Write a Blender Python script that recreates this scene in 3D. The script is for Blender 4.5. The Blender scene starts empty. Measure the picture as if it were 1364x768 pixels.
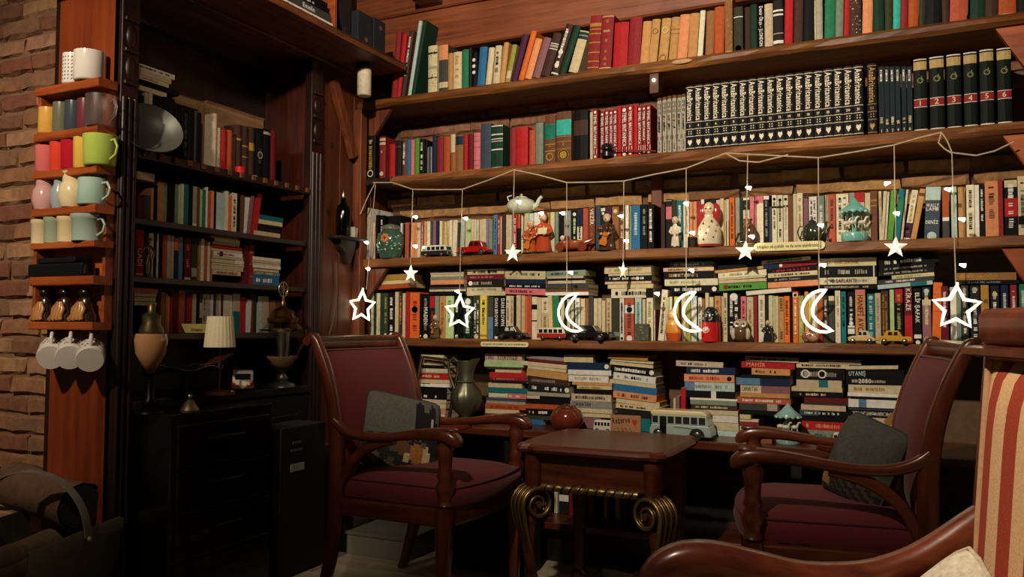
import bpy, math, random
from math import pi, sin, cos, radians
from mathutils import Vector, Matrix
random.seed(7)
sc = bpy.context.scene
COL = sc.collection

# ---------------------------------------------------------------- camera
FPX, EYE = 1110.0, 1.01
CR = (Matrix.Rotation(radians(25.65), 3, 'Z') @ Matrix.Rotation(pi/2 + radians(2.58), 3, 'X')
      @ Matrix.Rotation(radians(.26), 3, 'Z'))
cd = bpy.data.cameras.new('camera')
cd.sensor_width = 36.0
cd.lens = 36.0*FPX/1364.0
cam = bpy.data.objects.new('camera', cd)
cam.matrix_world = Matrix.Translation((0, 0, EYE)) @ CR.to_4x4()
cd.clip_start = .02
COL.objects.link(cam)
sc.camera = cam

# ---------------------------------------------------------------- light
wd = bpy.data.worlds.new('world'); sc.world = wd; wd.use_nodes = True
wd.node_tree.nodes['Background'].inputs[0].default_value = (1.0, .80, .58, 1)
wd.node_tree.nodes['Background'].inputs[1].default_value = .032
def spot(name, loc, aim, watt, ang, blend, rad, colr):
    l = bpy.data.lights.new(name, 'SPOT'); l.energy = watt; l.spot_size = radians(ang); l.spot_blend = blend
    l.shadow_soft_size = rad; l.color = colr
    o = bpy.data.objects.new(name, l); o.location = loc
    o.rotation_euler = (Vector(aim)-Vector(loc)).to_track_quat('-Z', 'Y').to_euler()
    COL.objects.link(o); return o
WARM = (1.0, .83, .63)
LAMP = (-.85, .55, 2.68)
spot('ceiling_spot', LAMP, (-.92, 3.4, 2.25), 425, 99, 1.0, .05, WARM)
spot('ceiling_spot', (-2.1, .1, 2.5), (-2.98, 2.0, 1.42), 215, 60, 1.0, .05, WARM)
spot('ceiling_spot', LAMP, (.25, 1.3, .85), 260, 40, 1.0, .05, WARM)
sc.view_settings.view_transform = 'Standard'
sc.view_settings.look = 'None'
sc.view_settings.exposure = 0.0
sc.view_settings.gamma = 1.0
sc.view_settings.use_curve_mapping = False

# ---------------------------------------------------------------- from photograph to room
def ray(x, y): return CR @ Vector(((x-682)/FPX, (384-y)/FPX, -1.0))
def onX(x, y, X): d = ray(x, y); return Vector((0, 0, EYE)) + d*(X/d.x)
def onY(x, y, Y): d = ray(x, y); return Vector((0, 0, EYE)) + d*(Y/d.y)
def onZ(x, y, Z): d = ray(x, y); return Vector((0, 0, EYE)) + d*((Z-EYE)/d.z)

# ---------------------------------------------------------------- colour
def lin(h):
    def f(c):
        c /= 255
        return c/12.92 if c <= .04045 else ((c+.055)/1.055)**2.4
    return (f(int(h[0:2], 16)), f(int(h[2:4], 16)), f(int(h[4:6], 16)), 1.0)
PAL = dict(k='101114', K='222022', n='1c2a4a', b='2f6a9c', B='5a82a6', t='1d7078', T='37b3a4', g='2a7a58', G='1c3a2d', e='b4d49a',
           E='5c9a3e', r='b3262a', R='6a1c24', c='8e2a2e', o='e2702e', O='b0552c', y='e2cf55', m='ac8438', p='d0747c', P='8a5f68',
           w='e4e1d8', W='d0c29c', i='e0d8bc', s='c4945c', S='94663e', d='46302a', D='6e4630', a='8e8c86', A='454543', l='8c80a6',
           v='4a2444', u='de9468', L='b4ccc8', q='7e8e7c', z='b85840', x='383c2c', h='c4b198', j='3e4c5a', f='9c9a4a', N='a8a090')
WORD = dict(k='black', K='charcoal', n='navy', b='blue', B='steel blue', t='teal', T='turquoise', g='green', G='dark green', e='pale green',
            E='grass green', r='bright red', R='dark red', c='crimson', o='orange', O='rust brown', y='yellow', m='mustard', p='pink', P='mauve',
            w='white', W='cream', i='ivory', s='tan', S='brown', d='dark brown', D='chestnut', a='grey', A='dark grey', l='lilac',
            v='purple', u='salmon', L='pale blue', q='grey green', z='terracotta', x='olive black', h='beige', j='slate', f='olive', N='stone grey')
C = {k: lin(v) for k, v in PAL.items()}
def H(h): return lin(h)

# ---------------------------------------------------------------- materials
def nodes(m):
    m.use_nodes = True
    nt = m.node_tree; nt.nodes.clear()
    o = nt.nodes.new('ShaderNodeOutputMaterial'); b = nt.nodes.new('ShaderNodeBsdfPrincipled')
    nt.links.new(b.outputs[0], o.inputs[0])
    return nt, b
def noise(nt, scale, detail=4, mapscale=None, rough=.6):
    tc = nt.nodes.new('ShaderNodeTexCoord'); n = nt.nodes.new('ShaderNodeTexNoise')
    mp = nt.nodes.new('ShaderNodeMapping'); oi = nt.nodes.new('ShaderNodeObjectInfo'); cb = nt.nodes.new('ShaderNodeVectorMath')
    cb.operation = 'ADD'
    nt.links.new(tc.outputs['Object'], cb.inputs[0]); nt.links.new(oi.outputs['Random'], cb.inputs[1])
    nt.links.new(cb.outputs[0], mp.inputs[0])
    if mapscale: mp.inputs['Scale'].default_value = mapscale
    nt.links.new(mp.outputs[0], n.inputs['Vector'])
    n.inputs['Scale'].default_value = scale; n.inputs['Detail'].default_value = detail; n.inputs['Roughness'].default_value = rough
    return n
def ramp(nt, fac, stops):
    r = nt.nodes.new('ShaderNodeValToRGB'); nt.links.new(fac, r.inputs[0])
    e = r.color_ramp.elements
    while len(e) < len(stops): e.new(.5)
    for el, (p, c) in zip(e, stops): el.position = p; el.color = c
    return r
def bumpit(nt, b, h, strength, dist=.002):
    bp = nt.nodes.new('ShaderNodeBump'); bp.inputs['Strength'].default_value = strength; bp.inputs['Distance'].default_value = dist
    nt.links.new(h, bp.inputs['Height']); nt.links.new(bp.outputs[0], b.inputs['Normal'])
def painted(name, rough, metal=0, wear=.25, scale=40, bump=0, dist=.002, mapscale=None, coat=0, sheen=0, spec=.5):
    m = bpy.data.materials.new(name); nt, b = nodes(m)
    a = nt.nodes.new('ShaderNodeAttribute'); a.attribute_name = 'Col'
    n = noise(nt, scale, 4, mapscale)
    r = ramp(nt, n.outputs[0], [(.25, (1-wear,)*3+(1,)), (.7, (1, 1, 1, 1))])
    mx = nt.nodes.new('ShaderNodeMix'); mx.data_type = 'RGBA'; mx.blend_type = 'MULTIPLY'; mx.inputs[0].default_value = 1
    nt.links.new(a.outputs['Color'], mx.inputs[6]); nt.links.new(r.outputs[0], mx.inputs[7])
    nt.links.new(mx.outputs[2], b.inputs['Base Color'])
    b.inputs['Roughness'].default_value = rough; b.inputs['Metallic'].default_value = metal
    b.inputs['Coat Weight'].default_value = coat; b.inputs['Sheen Weight'].default_value = sheen
    b.inputs['Specular IOR Level'].default_value = spec
    if bump: bumpit(nt, b, n.outputs[0], bump, dist)
    return m
def wood(name, c1, c2, c3, axis, scale=6, rough=.55, bump=.3, stretch=14, coat=0):
    m = bpy.data.materials.new(name); nt, b = nodes(m)
    ms = [1, 1, 1]
    for k in range(3): ms[k] = 1.0 if k == axis else stretch
    n = noise(nt, scale*.45, 6, tuple(ms), .65)
    n2 = noise(nt, scale*.35, 3)
    r = ramp(nt, n.outputs[0], [(.3, H(c1)), (.5, H(c2)), (.72, H(c3))])
    r2 = ramp(nt, n2.outputs[0], [(.3, (.55, .5, .48, 1)), (.65, (1, 1, 1, 1))])
    mx = nt.nodes.new('ShaderNodeMix'); mx.data_type = 'RGBA'; mx.blend_type = 'MULTIPLY'; mx.inputs[0].default_value = 1
    nt.links.new(r.outputs[0], mx.inputs[6]); nt.links.new(r2.outputs[0], mx.inputs[7])
    nt.links.new(mx.outputs[2], b.inputs['Base Color'])
    b.inputs['Roughness'].default_value = rough; b.inputs['Coat Weight'].default_value = coat; b.inputs['Coat Roughness'].default_value = .2
    bumpit(nt, b, n.outputs[0], bump, .003)
    return m
M_BOOK = painted('book_cover', .62, wear=.28, scale=60, spec=.12)
M_PAPER = painted('paper', .8, wear=.15, scale=120)
M_GLOSS = painted('glossy_paint', .25, wear=.12, scale=30, coat=.4)
M_CER = painted('glazed_ceramic', .14, wear=.1, scale=20, coat=.5)
M_MATTE = painted('matte_paint', .7, wear=.35, scale=50, bump=.2)
M_FAB = painted('upholstery', .9, wear=.3, scale=160, bump=.35, dist=.001, sheen=.08)
M_KNIT = painted('knitted_cloth', .95, wear=.45, scale=90, bump=.7, dist=.004)
M_METAL = painted('metal', .3, metal=1, wear=.4, scale=14, bump=.08)
M_DULL = painted('dull_metal', .38, metal=.85, wear=.5, scale=9, bump=.1)
M_PEWTER = painted('matt_pewter', .48, metal=.35, wear=.35, scale=16, bump=.05)
M_BRICK = painted('brick_face', .9, wear=.45, scale=24, bump=.7, dist=.008)
M_STONE = painted('rough_brick', .9, wear=.55, scale=26, bump=1, dist=.014)
M_SHELF = wood('shelf_wood', '4c280d', '7a481b', '9c6a2c', 0, 7, .5, .5)
M_SHELFY = wood('shelf_wood_along', '45240f', '6a3a1c', '8a5528', 1, 7, .55, .5)
M_PLANK = wood('red_plank', '602e1a', '8a4827', '9c5a33', 0, 5, .5, .5, 22)
M_BARE = wood('bare_plank', '6a4e30', '94704a', 'b08c60', 1, 6, .8, .6)
M_POST = wood('post_wood', '4a2412', '743a1c', '8a4f28', 2, 6, .55, .5)
M_PANEL = wood('panel_wood', '65260c', '8a3a14', '99481c', 2, 3.4, .42, .15, 12)
M_WALLP = wood('corner_plank', '431f0c', '632f14', '74401c', 2, 3.4, .5, .2, 12)
M_SHELFW = wood('worn_shelf_wood', '5a3014', '8e5626', 'b58246', 0, 7, .6, .6)
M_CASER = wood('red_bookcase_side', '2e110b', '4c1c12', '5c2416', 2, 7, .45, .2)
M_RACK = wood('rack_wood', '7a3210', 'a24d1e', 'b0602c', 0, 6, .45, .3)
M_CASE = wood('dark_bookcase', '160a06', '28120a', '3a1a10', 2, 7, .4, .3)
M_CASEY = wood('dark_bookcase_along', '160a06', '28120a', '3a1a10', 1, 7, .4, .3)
M_CHAIR = wood('chair_wood', '431a0c', '642a13', '7a3a1c', 0, 8, .32, .12, 8, .5)
M_CHAIRZ = wood('chair_wood_upright', '431a0c', '642a13', '7a3a1c', 2, 8, .32, .12, 8, .5)
M_TABLE = wood('table_wood', '3a170a', '5c2a14', '74381c', 0, 6, .34, .15, 14, .2)
M_FLOOR = wood('floor_board', 'b2a38a', 'd0c1a6', 'e0d3ba', 0, 3, .5, .25, 12)
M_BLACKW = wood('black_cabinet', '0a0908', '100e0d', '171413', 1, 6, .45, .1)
def emitter(name, colr, st):
    m = bpy.data.materials.new(name); nt, b = nodes(m)
    a = nt.nodes.new('ShaderNodeAttribute'); a.attribute_name = 'Col'; mx = nt.nodes.new('ShaderNodeMix'); mx.data_type = 'RGBA'; mx.blend_type = 'MULTIPLY'; mx.inputs[0].default_value = 1
    mx.inputs[7].default_value = colr; nt.links.new(a.outputs['Color'], mx.inputs[6]); nt.links.new(mx.outputs[2], b.inputs['Emission Color']); b.inputs['Base Color'].default_value = (.9, .85, .7, 1)
    b.inputs['Emission Strength'].default_value = st; b.inputs['Roughness'].default_value = .3
    return m
M_STAR = emitter('lit_star', (1, .95, .74, 1), 3.0)
M_BULB = emitter('lit_bulb', (1, .95, .8, 1), 30)
def glass(name, tint, rough=.03, ior=1.45):
    m = bpy.data.materials.new(name); nt, b = nodes(m)
    b.inputs['Base Color'].default_value = tint; b.inputs['Transmission Weight'].default_value = 1.0
    b.inputs['Roughness'].default_value = rough; b.inputs['IOR'].default_value = ior
    return m
M_GLASS = glass('clear_glass', (.95, .93, .88, 1), .02, 1.25)
M_FROST = glass('frosted_glass', (.95, .93, .9, 1), .45)
M_GREENG = glass('bottle_glass', (.02, .09, .06, 1))
def striped():
    m = bpy.data.materials.new('striped_upholstery'); nt, b = nodes(m)
    a = nt.nodes.new('ShaderNodeAttribute'); a.attribute_name = 'Col'
    n = noise(nt, 300, 2); r = ramp(nt, n.outputs[0], [(.3, (.7, .7, .7, 1)), (.7, (1, 1, 1, 1))])
    mx = nt.nodes.new('ShaderNodeMix'); mx.data_type = 'RGBA'; mx.blend_type = 'MULTIPLY'; mx.inputs[0].default_value = 1
    nt.links.new(a.outputs['Color'], mx.inputs[6]); nt.links.new(r.outputs[0], mx.inputs[7]); nt.links.new(mx.outputs[2], b.inputs['Base Color'])
    b.inputs['Roughness'].default_value = .9
    bumpit(nt, b, n.outputs[0], .3, .001)
    return m
M_STRIPE = striped()

# ---------------------------------------------------------------- mesh builder
class G:
    def __init__(s): s.v = []; s.f = []; s.c = []
    def face(s, idx, col): s.f.append(idx); s.c.append(col)
    def quad(s, pts, col):
        b = len(s.v); s.v += [tuple(p) for p in pts]; s.face(tuple(range(b, b+len(pts))), col); return s
    def box(s, x0, x1, y0, y1, z0, z1, col, xf=None):
        P = [(x0, y0, z0), (x1, y0, z0), (x1, y1, z0), (x0, y1, z0), (x0, y0, z1), (x1, y0, z1), (x1, y1, z1), (x0, y1, z1)]
        if xf: P = [tuple(xf @ Vector(p)) for p in P]
        b = len(s.v); s.v += P
        for q in ((0, 3, 2, 1), (4, 5, 6, 7), (0, 1, 5, 4), (1, 2, 6, 5), (2, 3, 7, 6), (3, 0, 4, 7)):
            s.face(tuple(b+i for i in q), col)
        return s
    def prism(s, poly, d0, d1, col, axis='Y', cap=True):
        # poly in the plane across `axis`, in cyclic order of the other two axes (Y: x,z; X: y,z; Z: x,y)
        def mk(p, d): return (p[0], d, p[1]) if axis == 'Y' else ((d, p[0], p[1]) if axis == 'X' else (p[0], p[1], d))
        n = len(poly); b = len(s.v)
        s.v += [mk(p, d0) for p in poly]+[mk(p, d1) for p in poly]
        for i in range(n):
            j = (i+1) % n; s.face((b+i, b+j, b+n+j, b+n+i), col)
        if cap: s.face(tuple(range(b+n-1, b-1, -1)), col); s.face(tuple(range(b+n, b+2*n)), col)
        return s
    def tube(s, pts, r, col, n=8, cap=True, flat=1.0):
        pts = [Vector(p) for p in pts]; m = len(pts)
        rs = r if isinstance(r, (list, tuple)) else [r]*m
        t0 = (pts[1]-pts[0]).normalized()
        up = Vector((0, 0, 1)) if abs(t0.z) < .9 else Vector((1, 0, 0))
        u = t0.cross(up).normalized(); b = len(s.v)
        for k in range(m):
            t = (pts[min(k+1, m-1)]-pts[max(k-1, 0)])
            t = t.normalized() if t.length > 1e-9 else t0
            u = (u - t*u.dot(t)); u = u.normalized() if u.length > 1e-6 else t.orthogonal().normalized()
            w = t.cross(u)
            for i in range(n):
                a = 2*pi*i/n; s.v.append(tuple(pts[k]+(u*cos(a)+w*sin(a)*flat)*rs[k]))
        for k in range(m-1):
            for i in range(n):
                j = (i+1) % n; s.face((b+k*n+i, b+k*n+j, b+(k+1)*n+j, b+(k+1)*n+i), col)
        if cap:
            s.face(tuple(b+i for i in range(n-1, -1, -1)), col); s.face(tuple(b+(m-1)*n+i for i in range(n)), col)
        return s
    def lathe(s, prof, col, n=20, cen=(0, 0, 0), sx=1, sy=1, cols=None):
        cx, cy, cz = cen; b = len(s.v); m = len(prof)
        for r, z in prof:
            for i in range(n):
                a = 2*pi*i/n; s.v.append((cx+r*cos(a)*sx, cy+r*sin(a)*sy, cz+z))
        for k in range(m-1):
            for i in range(n):
                j = (i+1) % n; s.face((b+k*n+i, b+k*n+j, b+(k+1)*n+j, b+(k+1)*n+i), cols[k] if cols else col)
        if prof[0][0] > 1e-5: s.face(tuple(b+i for i in range(n-1, -1, -1)), cols[0] if cols else col)
        if prof[-1][0] > 1e-5: s.face(tuple(b+(m-1)*n+i for i in range(n)), cols[-1] if cols else col)
        return s
    def ball(s, c, r, col, n=12, m=8):
        rx, ry, rz = r if isinstance(r, (tuple, list)) else (r, r, r)
        return s.lathe([(max(1e-6, sin(pi*k/m)), -cos(pi*k/m)*rz) for k in range(m+1)], col, n, c, rx, ry)
    def bar(s, path, n, w, h, col, rnd=.25):
        # rounded rectangular section swept along path; n is the side direction (width w), h is the in-plane thickness
        n = Vector(n).normalized(); path = [Vector(p) for p in path]; m = len(path)
        ws = w if isinstance(w, (list, tuple)) else [w]*m; hs = h if isinstance(h, (list, tuple)) else [h]*m
        if m >= 4:                                             # smooth curve through the points
            def cr(a, b, c, d, t): return (b*2+(c-a)*t+(a*2-b*5+c*4-d)*t*t+(b*3-a-c*3+d)*t*t*t)*.5
            P, W_, H_ = [], [], []
            for i in range(m-1):
                q = [max(0, i-1), i, i+1, min(m-1, i+2)]
                for t in (0, 1/3, 2/3):
                    P.append(cr(*[path[j] for j in q], t)); W_.append(cr(*[ws[j] for j in q], t)); H_.append(cr(*[hs[j] for j in q], t))
            path, ws, hs = P+[path[-1]], W_+[ws[-1]], H_+[hs[-1]]; m = len(path)
        b = len(s.v); q = 1-rnd*1.2
        sec = [(1, -q), (1, q), (q, 1), (-q, 1), (-1, q), (-1, -q), (-q, -1), (q, -1)]
        for k in range(m):
            t = (path[min(k+1, m-1)]-path[max(k-1, 0)]).normalized(); u = n.cross(t).normalized()
            for a, c in sec: s.v.append(tuple(path[k]+n*(a*ws[k]/2)+u*(c*hs[k]/2)))
        for k in range(m-1):
            for i in range(8):
                j = (i+1) % 8; s.face((b+k*8+i, b+k*8+j, b+(k+1)*8+j, b+(k+1)*8+i), col)
        s.face(tuple(b+i for i in range(7, -1, -1)), col); s.face(tuple(b+(m-1)*8+i for i in range(8)), col)
        return s
    def move(s, xf, start=0):
        for i in range(start, len(s.v)): s.v[i] = tuple(xf @ Vector(s.v[i]))
        return s
    def add(s, o, xf=None):
        b = len(s.v); s.v += [tuple(xf @ Vector(p)) for p in o.v] if xf else o.v
        s.f += [tuple(b+i for i in f) for f in o.f]; s.c += o.c
        return s
    def mesh(s, name, mat, smooth=False):
        me = bpy.data.meshes.new(name); me.from_pydata(s.v, [], s.f)
        ca = me.color_attributes.new('Col', 'FLOAT_COLOR', 'CORNER'); buf = []
        for f, c in zip(s.f, s.c): buf.extend(c*len(f))
        ca.data.foreach_set('color', buf)
        if mat: me.materials.append(mat)
        if smooth:
            me.polygons.foreach_set('use_smooth', [True]*len(me.polygons)); me.set_sharp_from_angle(angle=radians(62))
        me.update()
        return me

MW = {}
def put(o, parent=None, mat=None):
    COL.objects.link(o); o['_'] = 0; del o['_']
    if parent is not None: o.parent = parent
    return o
def tag(o, label=None, cat=None, group=None, kind=None):
    if label: o['label'] = label
    if cat: o['category'] = cat
    if group: o['group'] = group
    if kind: o['kind'] = kind
    return o
def thing(name, label, cat, loc=(0, 0, 0), rz=0.0, group=None, rot=None):
    o = bpy.data.objects.new(name, None); o.empty_display_size = .05
    o.location = loc; o.rotation_euler = rot if rot else (0, 0, rz)
    MW[o.name] = Matrix.Translation(loc) @ (o.rotation_euler.to_matrix().to_4x4())
    COL.objects.link(o); return tag(o, label, cat, group)
def part(name, g, mat, parent=None, smooth=False, world=False, label=None, bevel=0, loc=None):
    o = bpy.data.objects.new(name, g.mesh(name, mat, smooth) if isinstance(g, G) else g); COL.objects.link(o)
    if parent is not None:
        o.parent = parent
        if world and parent.name in MW: o.matrix_parent_inverse = MW[parent.name].inverted()
    if loc is not None: o.location = loc
    if label: o['label'] = label
    if bevel:
        b = o.modifiers.new('edge', 'BEVEL'); b.width = bevel; b.segments = 2; b.limit_method = 'ANGLE'
    return o
def struct(name, g, mat, smooth=False, label=None, parent=None):
    o = part(name, g, mat, parent, smooth); o['kind'] = 'structure'
    if label: o['label'] = label
    return o
def solo(name, g, mat, label, cat, group=None, smooth=False, bevel=0, loc=None):
    return tag(part(name, g, mat, None, smooth, bevel=bevel, loc=loc), label, cat, group)
BLK, WHT = C['k'], C['w']
def jit(c, a=.08):
    k = 1+random.uniform(-a, a); return (min(1, c[0]*k*(1+random.uniform(-.04, .04))), min(1, c[1]*k), min(1, c[2]*k*(1+random.uniform(-.04, .04))), 1)

# ---------------------------------------------------------------- lettering
GLY = {}
def build_glyphs(chars):
    tmp = []
    for ch in chars:
        cu = bpy.data.curves.new('g', 'FONT'); cu.body = ch; cu.resolution_u = 2; cu.offset = .018
        o = bpy.data.objects.new('g', cu); COL.objects.link(o); tmp.append((ch, o, cu))
    bpy.context.view_layer.update(); dg = bpy.context.evaluated_depsgraph_get()
    for ch, o, cu in tmp:
        me = o.evaluated_get(dg).to_mesh(); vs = [(v.co.x, v.co.y) for v in me.vertices]; fs = [tuple(p.vertices) for p in me.polygons]
        o.evaluated_get(dg).to_mesh_clear()
        x0 = min(v[0] for v in vs); x1 = max(v[0] for v in vs)
        GLY[ch] = ([(x-x0, y) for x, y in vs], fs, x1-x0)
    for ch, o, cu in tmp: bpy.data.objects.remove(o); bpy.data.curves.remove(cu)
def text(g, s, org, ux, uy, size, col, width=None, centre=False):
    """letters in the plane of ux (reading direction) and uy (up); size is the em height"""
    ux, uy, org = Vector(ux), Vector(uy), Vector(org)
    adv = [(.3 if ch == ' ' else GLY[ch][2]+.09) for ch in s]; tot = sum(adv)
    kx = size
    if width and tot*size > width: kx = width/tot
    x = -tot*kx/2 if centre else 0
    for ch, a in zip(s, adv):
        if ch != ' ':
            vs, fs, _ = GLY[ch]; b = len(g.v)
            g.v += [tuple(org+ux*(x+p*kx)+uy*(q*size)) for p, q in vs]
            for f in fs: g.face(tuple(b+i for i in f), col)
        x += a*kx
    return g
build_glyphs('ABCDEFGHI'+'JKLMNOPQR'+'STUVWXYZ'+'abcdefghi'+'jklmnopqr'+'stuvwxyz'+'0123456789'+'.,-!'+'ÇĞİÖŞÜ'+'çğıöşü')

# ---------------------------------------------------------------- measured book rows
SH1='''521 527.5 42 c 7
527.7 533 46 r 9
533 539 41 d 12.5 dw
542.5 546.8 28 L 15
547 551.5 27 G 16 D.27
570 582 61 W 0 bK:.82:.86 bN:.5:.56 bd:.3:.33 s
584 596 60 A 0 bu:.68:1 bW:.08:.2
596.6 602.6 71 s 0
603 614 69 W 0 ds
614.6 623.5 66 g 0
624.3 628 64 K 0
628.3 635 70 k 0 ow:.78 ow:.42 ow:.6
635 645 62.7 b 4
646 653.5 63.5 W 5
656.5 665 61 W 3.5 dk
665.4 672 57 s 6
672.4 678.7 60 f 10 bW:.1:.3
679.4 688 47 v 16
689.4 696.8 42 o 18
698 707.3 53 u 15
708.8 718.6 51.6 P 15.7
720 731.7 46 d 17 bw:.74:.76 bN:.67:.72 bw:.62:.64
732.4 742.4 33.6 d 21 dw ow:.2 ow:.45 bw:.02:.05
743 752.5 35 G 21
756 769 43 W 15.5 bG:.8:.97 bw:.87:.9
781.5 797 21 c 5 bm:.05:.07 bm:.16:.18 bm:.32:.34 bm:.5:.52 bm:.66:.68 bm:.74:.76 bm:.8:.86
798 813.7 21 c 4.5 bW:.97:.985 bW:.01:.025 hm:III:.86:.6 hW:SON:.68:.5 hm:III:.5:.6 hm:III:.3:.6 hm:A:.16:.5 hm:III:.06:.6
816 835 30 r 3
835.7 852 23.5 c 4
852 863.5 28.6 s 4.7
863.6 874.6 26 s 5.5 rS:.72
876 888.5 24.6 s 5.7 rW:.72 rS:.08
890 901 23 s 5 bS:.6:.62 bS:.7:.72
901.7 915 20 u 4.7
915.6 928 18 s 4
929 936 14.4 i 4
939 950 14.4 S 2
951 964 9 O 1
965.5 976 -6 S 0 s bW:.0:.02
977.6 990 9.5 x 0 bw:.76:.78 ow:.06 ok:.06
992 999.6 9 d 0
1000 1009 6 G 0
1010 1018 6.6 k 0 tw@.97:.04:Demir~Ökçe~-~J.LONDON
1018.6 1029.6 5 h 0 bW:.85:.9
1030 1043.5 0 K 0 bw:.75:.79 bw:.66:.7 bw:.05:.12 bN:.26:.28
1044.7 1056 -8 r 1
1057 1069 -6 d 1
1069.5 1084.6 -6 k 1
1085 1087 0 W 0
1087.4 1096 -4 N 0
1098 1112 -10 g 1
1112.5 1123 -10 q 1
1124 1131 -10 r 1
1131.5 1147.6 -10 d 0 s
1148.4 1162 -12 u 1
1163 1178 -14 G 0
1179 1189 -14 x 0
1189.5 1199 -14 T 1
1199.3 1209 -15 c 1
1209.6 1223 -16 O 1
1223.7 1231.6 -16 x 1
1232 1254 -18 k 1
1255 1264.6 -18 d 0
1265 1288 -18 z 1
1292 1311.6 -20 G 1
1312 1329.6 -22 d 1
1330 1354 -22 O 0 bW:.0:.04
1355 1372 -24 k 0'''
SH2='''488.5 499.5 180.6 k 0 dm hW:III:.8:.7 rW:.12
504.7 512.6 182 c 0 bW:.9:.96 bW:.8:.86 hW:II:.6:.5 oW:.1
518 525.4 192 r 0
527 534 187 K 0 bA:.8:.84
535 541 186 D 0 dw
541.3 546 186 b 0
546.4 551 186 p 0
552 558 184.5 E 0 dw
558.8 564.8 185 k 0 dw
565.2 568.4 186 k 0
568.8 575 195 j 0
575.7 581 180.6 n 0 tw@.95:.55:CAN dB
581.6 590 182.5 c 0
590.7 599 182 O 0
600 606 178 S 0 bW:.5:.98
607 616.7 180.6 S 0 bn:.74:.98 bB:.8:.82 bB:.88:.9
618 622.6 179 r 0
623 629.7 178.6 R 0
630.4 639 176.7 p 0 bc:.9:.91 bc:.76:.77 bc:.6:.61 bc:.25:.26 bc:.1:.11
640 653.6 164.4 j 0
654 669.4 166 G 0 D.2 bw:.96:.985 bw:.76:.79 bw:.41:.44 bw:.0:.02 bw:.66:.68 bw:.61:.625
679 687 171.5 c 0
687.3 703 169 r 0
704.5 712.6 173 z 0
713 723 163 q 0
725.7 740 153.6 D 0 bg:.5:.82 bT:.52:.8 rm:.13 hm:1:.32:.4 bm:.38:.4 bm:.24:.26
741 761 148.6 D 0 bT:.53:.84 bm:.5:.51 bm:.4:.41 bm:.26:.27 hm:2:.32:.3 rm:.14 om:.14
764 783 146.5 k 0 D.2 bd:.5:.8
785.4 789 149 h 0
790 796 145 c 0 N1
799.5 804.7 148 c 0 N2
805.4 810.9 146 c 0 N3
811.6 816.5 146 c 0 N4
816.9 822 144.7 c 0 N5
822.4 827 141 r 0
827.5 836 142 c 0 N6
836.6 843 139.5 r 0 N7
843.8 849 140 r 0
849.7 855 140.8 c 0 N8
855.5 860.3 140 c 0 N9
861 866.6 138.9 c 0 N10
875.7 881.3 130.4 N 0 M1
882.6 887.8 129 N 0 M2
889 894.6 127.8 N 0 M3
895.6 901 126.5 N 0 M4
902 907.6 125.9 N 0 M5
908.2 913.4 125.2 N 0 M6'''
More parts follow.
